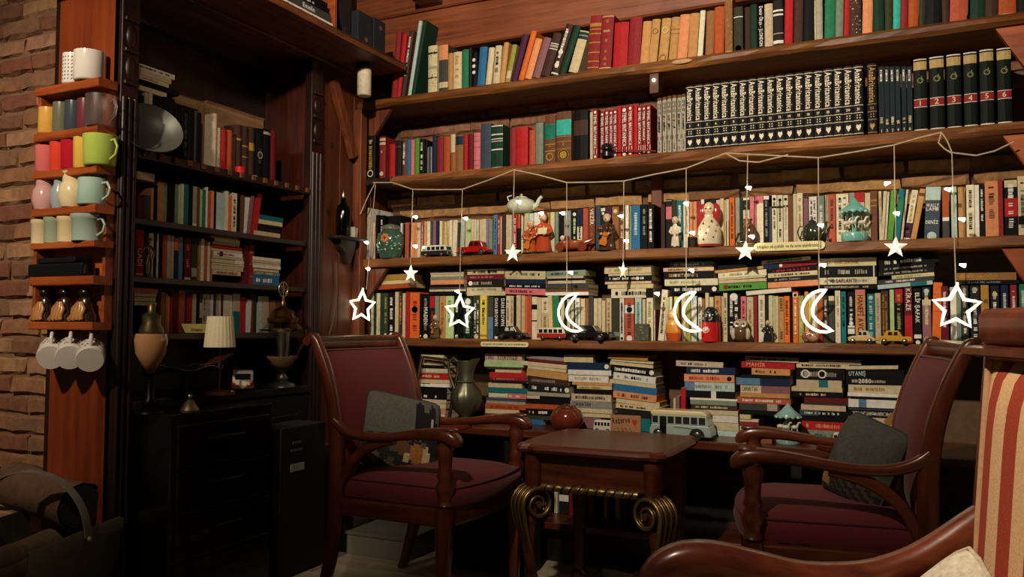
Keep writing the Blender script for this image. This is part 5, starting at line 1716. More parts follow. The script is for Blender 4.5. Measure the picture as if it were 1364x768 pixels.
# brown clay pot with lid
p = onY(754, 566, 3.33); r = (onY(777, 550, 3.33).x-onY(731, 550, 3.33).x)*.46; h = onY(754, 538, 3.33).z-ZB
t = thing('clay_pot', 'squat shiny brown clay pot with lid on the bench', 'pot', (p.x, 3.34, ZB))
part('body', G().lathe([(.001, 0), (r*.6, 0), (r*.95, h*.3), (r, h*.5), (r*.8, h*.78), (r*.55, h*.86)], H('6a2c18'), 26), M_CER, t, True)
part('lid', G().lathe([(r*.6, h*.85), (r*.5, h*.94), (r*.18, h*.97), (r*.14, h), (.001, h)], H('5c2414'), 20), M_CER, t, True)
p, W, h = spot_at(794, 814, 569, 557.5, 3.36, ZB); van('tiny white toy van beside the reserved card', p, W*1.2, h*.9, 'c8c4b8', 'dcd8cc')
def card(x0, x1, y0, y1, Y, z, label, col, heart):
    a, b = onY(x0, y1, Y), onY(x1, y1, Y); hh = onY(x0, y0, Y).z-onY(x0, y1, Y).z; W = b.x-a.x
    t = thing('reserved_card', label, 'card', ((a.x+b.x)/2, Y, z), 0)
    part('card', G().box(-W/2, W/2, 0, .006, 0, hh, H(col)), M_MATTE, t, bevel=.001); g = G()
    text(g, 'Rezerve', (-W*.42, -.0008, hh*.56), (.98, 0, .12), (-.12, 0, .98), hh*.42, H('1c1410'), W*(.6 if heart else .84))
    g2 = G()
    for k in range(18): x = -W*.3+W*.5*k/18; g.quad([(x, -.0008, hh*(.3+.08*sin(k*1.3))), (x+W*.02, -.0008, hh*(.3+.08*sin(k*1.3+1.3))), (x+W*.03, -.0008, hh*(.33+.08*sin(k*1.3+1.3))), (x+W*.005, -.0008, hh*(.33+.08*sin(k*1.3)))], H('1c1410'))
    part('lettering', g, M_PAPER, t)
    if heart:
        n = 24; P = []
        for k in range(n): q = 2*pi*k/n; P.append((W*.3+.0085*W/ .1*.6*sin(q)**3*1.6, -.001, hh*.68+hh*.012*(13*cos(q)-5*cos(2*q)-2*cos(3*q)-cos(4*q))))
        g2.quad(P, H('b01c1c')); part('heart', g2, M_PAPER, t)
card(813, 853.5, 543, 571, 3.27, ZB, 'brown card with handwriting and red heart', 'a8764c', True)
card(997, 1028, 555, 577, 3.32, ZB, 'orange brown wooden card with handwriting beside pale carousel', '8a5020', False)
# big toy bus
a, b_ = onY(866, 570, 3.31), onY(950, 582, 3.31); L = (b_.x-a.x)*.98; h = onY(908, 546, 3.31).z-ZB
t = thing('toy_bus', 'large vintage toy bus with cream roof and pale blue body', 'toy bus', ((a.x+b_.x)/2, 3.335, ZB)); W = L*.36; r = h*.17
bl, cr = H('9aaca4'), H('d8cc9c')
part('lower_body', G().prism([(-L*.5, r*.6), (L*.5, r*.6), (L*.5, h*.3), (L*.46, h*.5), (-L*.47, h*.5), (-L*.5, h*.3)], -W/2, W/2, bl, 'Y'), M_GLOSS, t, bevel=L*.02)
pil = part('window_band', G().prism([(-L*.47, h*.5), (L*.46, h*.5), (L*.42, h*.82), (-L*.46, h*.82)], -W*.47, W*.47, bl, 'Y'), M_GLOSS, t, bevel=L*.008)
part('roof', G().prism([(-L*.48, h*.8), (L*.44, h*.8), (L*.42, h*.9), (L*.36, h), (-L*.44, h), (-L*.49, h*.92)], -W*.49, W*.49, cr, 'Y'), M_GLOSS, t, bevel=L*.03)
for k in range(5):
    x0 = -L*.2+k*L*.125
    for s in (-1, 1): part('side_window', G().box(x0, x0+L*.1, s*W*.471-.001, s*W*.471+.001, h*.54, h*.78, H('1c1e20')), M_GLOSS, pil)
part('door', G().box(-L*.33, -L*.22, -W*.505, -W*.49, r*.8, h*.78, H('0e0f10')), M_GLOSS, t)
part('side_window', G().box(-L*.45, -L*.36, -W*.475, -W*.469, h*.54, h*.78, H('1c1e20')), M_GLOSS, pil)
g = G()
for k in range(10): x = -L*.1+k*L*.045; g.box(x, x+L*.045, -W*.503, -W*.5, h*.40-k*k*h*.0011, h*.425-k*k*h*.0011, H('2c3030'))
part('flash_line', g, M_GLOSS, t)
wheels(t, L, W, r, (-L*.36, L*.27)); part('wheel_arch', G().prism([(L*.27+r*1.6*cos(q), r*.8+r*1.6*sin(q)) for q in [pi*k/10 for k in range(11)]], -W*.507, -W*.49, H('2a2c2c'), 'Y'), M_GLOSS, t)
p, W, h = spot_at(1034, 1066, 577, 536, 3.36, ZB); carousel('pale blue toy carousel with pointed roof on the bench', p, W*.52, h, '86b0ac', 'b8d0c8')
p, W, h = spot_at(1110, 1141, 588, 577, 3.30, ZB); van('white toy van at the foot of grey cushion', p, W*1.05, onY(1125, 576, 3.3).z-ZB, 'c8c4b4', 'd8d4c8')
p, W, h = spot_at(1179, 1212, 572, 528, 3.36, ZB); teapot('white porcelain teapot behind the grey cushion', (p.x, 3.37, ZB), W*1.1, .13, 'd8d4c8', -1, True)
p = onY(1198, 548, 3.42); t = solo('paper_tag', G().prism([(-.05, -.06), (.05, -.04), (.06, .07), (-.01, .085), (-.06, .03)], 0, .006, H('9a6430'), 'Y'), M_PAPER, 'brown cardboard tag behind the white teapot', 'tag', loc=(p.x, 3.43, ZB+.06))

# ---------------------------------------------------------------- mug rack on the bookcase end
RK = 1.90
rk = thing('mug_rack', 'orange wood wall rack of seven little shelves', 'rack', (-2.63, 1.94, .98))
RX0, RX1 = -2.79, -2.475
rows = [(1.845, .03), (1.681, .03), (1.545, .026), (1.413, .028), (1.292, .022), (1.173, .03), (1.017, .026)]
part('back_board', G().box(RX0+.02, RX1, 1.975, 1.984, .99, 1.85, WHT), M_RACK, rk, world=True)
part('side_board', G().box(RX0, RX0+.016, RK+.01, 1.984, .99, 1.845, WHT), M_RACK, rk, world=True, bevel=.002)
part('side_board', G().box(RX1-.012, RX1+.002, RK+.05, 1.984, .99, 1.815, WHT), M_RACK, rk, world=True, bevel=.002)
for z, th in rows: part('shelf', rough_board(RX0-.002, RX1+.012, RK, 1.974, z-th, z, .0015, 14, .12), M_RACK, rk, world=True)
RZ = [z for z, _ in rows]
def rp(x0, x1, row, yt, Y=1.935):
    a, b = onY(x0, 200, Y), onY(x1, 200, Y); z = RZ[row]+.001; t = onY((x0+x1)/2, yt, Y)
    return (((a.x+b.x)/2), Y, z), abs(b.x-a.x)*.47, t.z-z
l, r, h = rp(85, 104, 0, 74); mug('white tumbler with black leaf pattern on rack top', l, r, h, 'w', deco='23231f', name='tumbler', cat='tumbler')
l, r, h = rp(102, 131, 0, 71); mug('plain white mug on the top rack shelf', l, r, h, 'e6e0d4', 0, 1.0)
l, r, h = rp(55, 73, 1, 145); mug('small amber glass on second rack shelf', l, r, h, 'd8a24a', 0, 1, M_GLOSS, name='drinking_glass', cat='glass')
for k, (x0, x1, nm) in enumerate(((73, 89, 'olive grey'), (89, 106, 'dark grey blue'), (105, 121, 'plum red'))):
    l, r, h = rp(x0, x1, 1, (138, 136, 133)[k]); mug(nm+' smoked drinking glass on second rack shelf', l, r, h, ('6a6a54', '3c464e', '6c303a')[k], 0, 1, M_GLOSS, name='drinking_glass', cat='glass')
l, r, h = rp(119, 146, 1, 128); mug('clear glass mug with handle on second rack shelf', l, r, h, 'a', 1, 1, M_FROST, name='glass_mug')
for x0, x1, yt, c, nm, hd in ((51, 71, 195, 'd06a6a', 'rose pink', 0), (69, 88, 190, 'd8432c', 'orange red', 0), (84, 106, 188, 'b01c30', 'crimson red', 0), (102, 122, 184, 'd8b04c', 'yellow', 0), (118, 149, 181, 'b0c458', 'lime green', 1)):
    l, r, h = rp(x0, x1, 2, yt); mug(nm+' glazed mug on the third rack shelf', (l[0], l[1]+(0 if hd else random.uniform(0, .006)), l[2]), r*(.92 if not hd else .95), h, c, hd, 1.08)
pv = lambda r, h: [(r*.75, 0), (r, h*.25), (r*.96, h*.55), (r*.62, h*.78), (r*.6, h*.84), (r*.78, h)]
for x0, x1, yt, c, nm in ((50, 74, 236, 'c89a94', 'pink'), (73, 91, 234, '94a4ac', 'pale blue'), (85, 114, 229, 'dcc89c', 'cream')):
    l, r, h = rp(x0, x1, 3, yt); mug('small %s glazed milk jug on fourth rack shelf' % nm, l, r*.93, h, c, 0, 1, prof=pv(r*.93, h), name='milk_jug', cat='jug')
l, r, h = rp(111, 140, 3, 238); mug('mint green mug with handle on fourth rack shelf', l, r, h, 'a8c4b4', 1, .92)
for x0, x1, yt, c, nm, hd in ((49, 67, 293, 'd8c49c', 'first cream', 0), (66, 86, 290, '9aa48c', 'grey green', 0), (84, 106, 289, 'dcc698', 'larger cream', 0), (104, 135, 286, 'a0b4a4', 'sage green', 1)):
    l, r, h = rp(x0, x1, 4, yt); mug(nm+(' cup with handle' if hd else ' cup')+' on the fifth rack shelf', l, r*.95, h, c, hd, 1.02, prof=[(r*.9, 0), (r*.92, h*.8), (r*.99, h*.83), (r*.99, h)])
l, r, h = rp(42, 138, 5, 343); t = thing('baking_tin', 'black oblong tin on the sixth rack shelf', 'tin', (l[0], 1.93, l[2]))
part('tin', G().box(-.145, .14, -.028, .028, 0, h*.7, H('101112')), M_GLOSS, t, bevel=.008); part('lid', G().box(-.1, .1, -.026, .026, h*.7, h, H('16171a')), M_GLOSS, t, bevel=.006)
for k, (x0, x1) in enumerate(((54, 77), (79, 105), (105, 133))):
    l, r, h = rp(x0, x1, 6, 383); t = thing('carved_figure', ('dark carved figure with folded gown, nearest the bricks', 'dark carved figure with folded gown, middle of the rack row', 'dark carved figure with folded gown, nearest the bookcase')[k], 'figurine', l)
    g = G().lathe([(.001, 0), (r*.85, 0), (r*.8, h*.2), (r*.5, h*.5), (r*.55, h*.65), (r*.2, h*.75)], H('2e1c12'), 10, sy=.8); g.ball((0, 0, h*.86), (r*.42, r*.42, h*.14), H('18100c'), 10, 8); part('body', g, M_GLOSS, t, True); g = G()
    for j in range(4): g.tube([(r*(-.7+.4*j), -r*.66, h*.05), (r*(-.35+.25*j), -r*.6, h*.2), (r*(-.5+.35*j), -r*.5, h*.38), (r*(-.1+.12*j), -r*.45, h*.58)], [r*.16, r*.2, r*.16, r*.08], H('b8804a'), 6)
    part('gown_folds', g, M_GLOSS, t, True)
BD = Vector((.72, -.62, -.32)).normalized()
for k, (x, y, lab) in enumerate(((69, 470, 'nearest the bricks'), (94, 470, 'middle of three'), (121, 473, 'nearest the bookcase'))):
    p = onY(x, y, 1.915); zl = -BD; yl = (Vector((-.1, .1, 1))-zl*zl.dot(Vector((-.1, .1, 1)))).normalized(); xl = yl.cross(zl); rot = Matrix((xl, yl, zl)).transposed().to_euler()
    t = thing('mug', 'white mug with brown print hanging under rack, '+lab, 'mug', p, rot=rot); r, h = .045, .088
    part('body', G().lathe([(.001, -h/2), (r*.93, -h/2), (r, -h*.42), (r, h/2), (r*.93, h/2), (r*.9, -h*.4), (.001, -h*.42)], H('dcd4c8'), 22), M_CER, t, True)
    part('handle', G().tube([(0, r*.9, h*.3), (0, r*1.45, h*.28), (0, r*1.62, 0), (0, r*1.4, -h*.28), (0, r*.9, -h*.3)], .006, H('dcd4c8'), 8), M_CER, t, True); g = G()
    for j in range(60): a = radians(j*6); z = random.uniform(-.3, .3)*h; R = r+.0006; g.quad([(R*cos(a+d), R*sin(a+d), z+e) for d, e in ((0, 0), (.09, .004), (.08, .012), (.01, .009))], H('6a4434'))
    part('print', g, M_GLOSS, t)
    solo('cup_hook', G().tube([(p.x-.01, 1.955, .992), (p.x-.01, 1.95, .985), (p.x-.01, 1.93, .972), (p.x-.01, 1.915, .985)], .003, H('8a8070'), 6), M_METAL, 'metal cup hook under the rack, '+lab, 'hook', 'cup hooks under rack')
# ---------------------------------------------------------------- left bookcase things
p = onX(207, 200, -2.44); rr = .117
nz = (CR @ Vector((.56, .52, .64))).normalized(); nx = nz.orthogonal().normalized(); BR = Matrix((nx, nz.cross(nx), nz)).transposed().to_euler()
t = thing('metal_bowl', 'large grey metal bowl leaning against the black tomes', 'bowl', tuple(onX(199, 175, -2.475)), rot=BR)
g = G(); R = .112
g.lathe([(.001, -.035), (R*.45, -.032), (R*.8, -.012), (R, .02), (R*1.0, .024), (R*.78, -.006), (R*.44, -.026), (.001, -.029)], H('62625a'), 32); part('dish', g, M_PEWTER, t, True)
p = onX(328, 232, -2.475)
t = thing('candle_holder', 'small red candle glass before the dark tomes', 'candle', (-2.51, p.y, ZA+.001)); part('cup', G().lathe([(.001, 0), (.019, 0), (.021, .038), (.018, .038), (.016, .01), (.001, .008)], H('c81e22'), 18), M_GLOSS, t, True)
part('wax', G().lathe([(.001, .012), (.016, .012), (.016, .02), (.001, .02)], H('e8d8c0'), 12), M_MATTE, t)
p = onX(347, 235, -2.475); solo('small_dish', G().lathe([(.001, .018), (.012, .017), (.022, .006), (.023, 0), (.02, 0), (.001, .012)], H('c8bca4'), 18), M_CER, 'tiny upturned white dish beside red candle glass', 'dish', smooth=True, loc=(-2.512, p.y, ZA+.001))
p = onX(199, 364, -2.49); t = thing('metal_figurine', 'thin bronze figurine standing before black books', 'figurine', (-2.495, p.y, ZC+.001)); g = G(); h = .14
g.lathe([(.001, 0), (.018, 0), (.018, .006), (.006, .01)], H('8a7a5c'), 12); 
for s in (-1, 1): g.tube([(0, s*.008, .006), (0, s*.012, .05), (0, s*.004, .08)], [.004, .005, .006], H('8a7a5c'), 6); g.tube([(0, s*.008, .112), (.0, s*.026, .095), (0, s*.018, .07)], .004, H('8a7a5c'), 6)
g.ball((0, 0, .096), (.009, .013, .022), H('8a7a5c'), 8, 6); g.ball((0, 0, .128), .009, H('b8a884'), 8, 6); part('body', g, M_DULL, t, True)
part('hat', G().lathe([(.014, .134), (.008, .137), (.006, .146), (.001, .147)], H('a8987c'), 10), M_DULL, t, True)
# name card
a, b_ = onX(246, 442, -2.46), onX(281, 443, -2.46)
hz = onX(260, 430, -2.46).z-a.z; zc = ZD+.001
t = thing('shelf_card', 'pale yellow card with script writing on fourth left shelf', 'card', (-2.478, a.y, zc)); Wd = b_.y-a.y
part('card', G().prism([(0.02, 0), (Wd, 0), (Wd, hz), (0, hz)], 0, .002, H('d8c87c'), 'X'), M_PAPER, t); g = G(); text(g, 'kitaplar', (.0028, Wd*.35, hz*.2), (0, 1, 0), (0, 0, 1), hz*.5, H('1c1810'), Wd*.55); part('lettering', g, M_PAPER, t)
# table lamp
p = onX(294, 525, -2.40); ZT = .743
zt, z0, zb = onX(294, 421, p.x).z, onX(294, 462, p.x).z, ZT
t = thing('table_lamp', 'small table lamp with pleated cream shade on black cupboard', 'lamp', (-2.41, p.y, ZT)); rb = .058; rt_ = .047; sh = G(); n = 48
for z, r0 in ((z0-ZT, rb), (zt-ZT, rt_)):
    for k in range(n): a = 2*pi*k/n; q = r0*(1+.025*(k % 2)); sh.v.append((q*cos(a), q*sin(a), z))
for k in range(n): sh.face((k, (k+1) % n, n+(k+1) % n, n+k), H('d8cdaa'))
part('shade', sh, M_PAPER, t)
part('stem', G().tube([(0, 0, .01), (0, 0, zt-ZT-.02)], .0045, H('8a7050'), 8), M_DULL, t)
part('base', G().lathe([(.001, 0), (.06, 0), (.06, .012), (.02, .018), (.001, .018)], H('7a4a38'), 22), M_GLOSS, t, True)
# red toy van seen from the front
p = onX(331, 522, -2.40); hv = onX(331, 494, p.x).z-ZT
v = van('red and cream toy van facing the room on cupboard', (-2.46, p.y+.03, ZT), .13, hv*1.0, 'a81c1c', 'd8ccb0', radians(-46)); v.scale = (.8, 1.5, 1)
part('front_panel', G().prism([(-.026, hv*.5), (.026, hv*.5), (0, hv*.14)], .0655, .0675, H('d8ccb0'), 'X'), M_GLOSS, v)

part('badge', G().lathe([(.001, .0), (.011, 0), (.011, .003), (.001, .003)], H('d8d0bc'), 14).move(Matrix.Translation((.067, 0, hv*.4)) @ Matrix.Rotation(pi/2, 4, 'Y')), M_GLOSS, v)
# big glass urn with brass lid
p = onX(375, 522, -2.47); f = lambda y: onX(375, y, p.x).z-ZT
s = abs(onX(408, 450, p.x).y-onX(342, 450, p.x).y)*.36
t = thing('glass_urn', 'large glass urn with domed brass lid and finial', 'urn', (-2.47, p.y, ZT)); s = .105
part('foot', G().lathe([(.001, 0), (.06, 0), (.055, .012), (.022, .025), (.028, .04), (.016, .055), (.03, .075)], H('6a6a60'), 22), M_DULL, t, True)
zl = f(425); part('bowl', G().lathe([(.02, .076), (s*.55, .11), (s*.92, .19), (s, .25), (s*.9, zl-.05), (s*.55, zl-.01), (s*.53, zl-.012), (s*.87, zl-.052), (s*.97, .25), (s*.89, .192), (s*.52, .113), (.018, .08)], WHT, 30), M_GLASS, t, True)
part('bottom_cup', G().lathe([(.001, .078), (s*.3, .085), (s*.62, .13), (s*.64, .132), (.001, .13)], H('b89464'), 22), M_MATTE, t, True)
ld = part('lid', G().lathe([(s*.62, zl-.012), (s*.64, zl+.004), (s*.5, zl+.014), (s*.46, zl+.035), (s*.2, zl+.05), (.012, zl+.056), (.01, zl+.08)], H('7a5a28'), 28), M_METAL, t, True); zf = f(385)
g = G(); cz = zf; R = .028
g.tube([(0, R*cos(2*pi*k/20), cz+R*1.15*sin(2*pi*k/20)) for k in range(21)], .003, H('c8b088'), 6)
for k in range(4): a = pi*k/4; g.tube([(0, -R*cos(a), cz-R*1.1*sin(a)), (0, R*cos(a), cz+R*1.1*sin(a))], .002, H('c8b088'), 5)
g.tube([(0, 0, zl+.07), (0, 0, cz-R)], .005, H('c8b088'), 6); part('finial', g, M_METAL, ld, True)
part('inner_tube', G().lathe([(s*.3, .13), (s*.3, zl-.04), (s*.28, zl-.04), (s*.28, .13)], H('8a8a84'), 18), M_METAL, t, True)
# oil lamp / peach cup at the pillar
p = onX(197, 520, -2.42); t = thing('oil_lamp', 'dark metal lamp with peach bowl beside the carved pilaster', 'lamp', (-2.37, p.y-.035, onX(217, 553, -2.27).z+.001)); z0 = t.location.z; f = lambda y: onX(197, y, -2.42).z-z0
part('foot', G().lathe([(.001, 0), (.05, 0), (.045, .01), (.02, .02), (.028, .035), (.014, .05), (.016, f(498)), (.04, f(495))], H('1c1814'), 20), M_DULL, t, True)
part('bowl', G().lathe([(.012, f(496)), (.05, f(470)), (.055, f(452)), (.05, f(444)), (.046, f(445)), (.001, f(470))], H('b8845c'), 24), M_CER, t, True)
part('burner', G().lathe([(.04, f(444)), (.042, f(440)), (.03, f(430)), (.032, f(420)), (.014, f(416)), (.012, f(405)), (.001, f(404))], H('7a6a48'), 18), M_DULL, t, True)
# cutlery tray and bell
p = onX(245, 490, -2.40); zt = .742
t = thing('cutlery_tray', 'dark wavy edged raised tray of cutlery on the cupboard', 'tray', (-2.42, p.y+.02, ZT)); zz = onX(245, 490, -2.40).z-ZT
g = G(); pts = []
for k in range(40): a = 2*pi*k/40; pts.append((.085*cos(a), .17*sin(a), zz+.008*sin(a*6)))
g.tube(pts+[pts[0]], .004, H('6a6660'), 6); part('rim', g, M_METAL, t, True); part('dish', G().lathe([(.001, zz-.012), (.07, zz-.012), (.085, zz)], H('1c1a18'), 24, sy=2), M_DULL, t, True)
part('stem', G().lathe([(.04, 0), (.012, .01), (.01, zz-.012)], H('1c1a18'), 14), M_DULL, t, True)
for k in range(6):
    o = thing('spoon', 'copper spoon heaped in the cutlery tray', 'spoon', (-2.40+k*.004, p.y+.10+k*.012, ZT+zz+.002+k*.002), 0, 'copper spoons in the tray'); MW.pop(o.name, None)
    part('handle', G().tube([(0, 0, .008), (.012, .05, .035)], .0035, H('a86a48'), 6), M_METAL, o); part('bowl', G().ball((-.003, -.014, .004), (.009, .016, .004), H('b87a54'), 8, 6), M_METAL, o, True)
p = onX(253, 524, -2.33); t = thing('hand_bell', 'small brass cone bell on the black drawer chest', 'bell', (-2.33, p.y, onX(217, 553, -2.27).z+.001))
part('bell', G().lathe([(.034, 0), (.03, .006), (.012, .034), (.004, .038)], H('8a7a54'), 18), M_DULL, t, True); part('knob', G().ball((0, 0, .048), .009, H('b8ac88'), 10, 8), M_METAL, t, True)
# bottle bracket on the left wall
z = onX(462, 316, -2.46).z; ya, yb = onX(445, 316, -2.46).y, onX(481, 316, -2.46).y
t = thing('wall_bracket', 'small dark carved wall shelf under the bottle', 'bracket', (-2.5, (ya+yb)/2, z))
part('board', G().box(-2.498, -2.42, ya, yb, z-.012, z, H('1c1410')), M_MATTE, t, world=True, bevel=.002)
q = (ya+yb)/2; part('carved_support', G().prism([(q-.06, z-.012), (q+.07, z-.012), (q+.06, z-.06), (q+.03, z-.12), (q+.012, z-.13), (q-.01, z-.08), (q-.05, z-.05)], -2.498, -2.46, H('2a1a10'), 'X'), M_MATTE, t, world=True, bevel=.004)
p = onX(458, 313, -2.45); hb = onX(458, 252, -2.45).z-z
t = thing('glass_bottle', 'dark green glass bottle with stopper on wall bracket', 'bottle', (-2.455, p.y, z+.001)); r = .034
part('body', G().lathe([(.001, 0), (r, 0), (r, hb*.55), (r*.85, hb*.64), (r*.35, hb*.72), (r*.32, hb*.82), (r*.26, hb*.82), (r*.2, hb*.7), (r*.8, hb*.55), (r*.9, .006), (.001, .006)], WHT, 22), M_GREENG, t, True)
part('stopper', G().lathe([(r*.3, hb*.82), (r*.34, hb*.86), (r*.2, hb*.95), (.001, hb)], H('b8b4a4'), 12), M_METAL, t, True)
p = onX(475, 316, -2.44); solo('white_box', G().box(-.015, .015, -.024, .024, 0, .05, H('c8c0ac'), Matrix.Rotation(.3, 4, 'Z')), M_PAPER, 'small white carton beside the dark bottle', 'box', bevel=.002, loc=(-2.445, p.y-.02, z+.001))
solo('hanging_cord', G().tube([onX(448, 350, -2.49), onX(449, 390, -2.49), onX(443, 430, -2.49), onX(438, 448, -2.49)], .003, H('8a5a34'), 6), M_MATTE, 'thin brown cord hanging below wall bracket', 'cord')
# ---------------------------------------------------------------- fairy light curtain
YC = 3.365
fl = thing('curtain_lights', 'string of lit stars, moons and small bulbs draped over shelves', 'string lights', (-1, YC, 1.75))
def cord(pxs, r=.0028, Y=YC): return G().tube([onY(x, y, Y) for x, y in pxs], r, H('c4b49a'), 5)
main = [(497, 243), (523, 243), (550, 252), (584, 252.5), (616, 252), (650, 240), (685, 226), (718, 233), (755, 243), (793, 242.5), (831, 241), (872, 232), (914, 224), (940, 214), (967, 204), (1010, 206), (1050, 208), (1090, 210), (1140, 202), (1191, 193), (1222, 184), (1254, 176), (1262, 188), (1268, 203), (1300, 207), (1325, 201), (1350, 189)]
part('main_cord', cord(main), M_MATTE, fl, True, world=True)
part('main_cord', cord([(968, 205), (985, 214), (1010, 216), (1050, 206)]), M_MATTE, fl, True, world=True)
part('main_cord', cord([(1254, 177), (1250, 190), (1258, 198), (1268, 204)]), M_MATTE, fl, True, world=True)
part('main_cord', cord([(523, 243), (500, 243), (490, 262), (480, 285)]), M_MATTE, fl, True, world=True)
strands = {(500, 246): (488, 385), (550, 252): (547, 351), (616, 252): (612, 394), (685, 227): (683, 326), (755, 243): (755, 390), (831, 241): (830, 348), (914, 224): (914, 388), (996, 206): (994, 321), (1090, 210): (1091, 387), (1191, 193): (1193, 317), (1268, 204): (1273, 380)}
for a, b in strands.items(): part('strand', cord([a, ((a[0]+b[0])/2, (a[1]+b[1])/2), b], .002), M_MATTE, fl, True, world=True)
def bulb(x, y, dx=1, sz=1.0):
    p = onY(x, y, YC); g = G().lathe([(.002, 0), (.004, .006), (.010*sz, .02), (.001, .022)], WHT, 10)
    g.move(Matrix.Translation(p-Vector((.008*dx, 0, 0))) @ Matrix.Rotation(dx*pi/2*1.15, 4, 'Y')); part('bulb', g, M_BULB, fl, True, world=True)
for b in ((487, 322), (489, 357), (552, 288), (552, 327), (619, 290), (608, 387), (720, 283), (748, 283), (759, 362), (826, 287), (833, 320), (913, 270), (921, 309), (920, 359), (996, 249), (1000, 314), (1092, 299), (1095, 352), (1183, 243, -1), (1193, 283), (1261, 251), (1280, 291), (1281, 352), (690, 268), (874, 390)): bulb(*b[:2], dx=(b[2] if len(b) > 2 else 1), sz=.8)
def star_pts(R, k, n=5, a0=pi/2): return [((R if i % 2 == 0 else R*k)*cos(a0+pi*i/n), (R if i % 2 == 0 else R*k)*sin(a0+pi*i/n)) for i in range(2*n)]
def star(x, y, Rpx, hollow, rot=0, squash=1.0):
    p = onY(x, y, YC); R = (onY(x, y-Rpx, YC).z-p.z)
    if hollow:
        g = G(); o = star_pts(R, .5); pts = [(q[0], 0, q[1]) for q in o]; g.tube(pts+[pts[0], pts[1]], R*.09, WHT, 8); g.tube([(0, 0, R), (0, 0, R*1.18)], R*.06, WHT, 6)
    else:
        g = G(); o = star_pts(R, .42); n = len(o)
        g.v = [(q[0], 0, q[1]) for q in o]+[(0, -R*.22, 0), (0, R*.22, 0)]
        for i in range(n): j = (i+1) % n; g.face((i, j, n), WHT); g.face((j, i, n+1), WHT)
    if not hollow: g.c = [WHT if (i//2) % 2 == 0 else (.12, .11, .06, 1) for i in range(len(g.f))]  # facet shading put into the glow colour: every other facet dimmed
    g.move(Matrix.Translation(p) @ Matrix.Rotation(rot, 4, 'Z') @ Matrix.Rotation(radians(3), 4, 'Y')); part('star', g, M_STAR, fl, world=True)
def moon(x, y, Rpx):
    p = onY(x, y, YC); R = onY(x, y-Rpx, YC).z-p.z; pts = []
    for k in range(13): a = radians(76+k*208/12); pts.append((R*cos(a), 0, R*sin(a)))
    a, b = pts[-1], pts[0]
    for k in range(1, 12):
        q = k/12; m = (b[0]-R*.55*0, 0, 0); ang = radians(-55+(-110-0)*0); x_ = a[0]+(b[0]-a[0])*q-R*.78*sin(pi*q); z_ = a[2]+(b[2]-a[2])*q; pts.append((x_+R*.0, 0, z_))
    g = G().tube(pts+[pts[0], pts[1]], R*.07, WHT, 8); g.move(Matrix.Translation(p) @ Matrix.Rotation(radians(-8), 4, 'Y')); part('moon', g, M_STAR, fl, True, world=True)
star(482, 408, 21, True); star(612, 416, 22, True); star(1274, 410, 29, True)
star(547, 364, 12, False); star(683, 337, 13, False); star(830, 360, 12, False, 1.35); star(993, 334, 14, False); star(1193, 329, 15, False)
moon(767, 416, 25); moon(924, 415, 26); moon(1098, 414, 28)

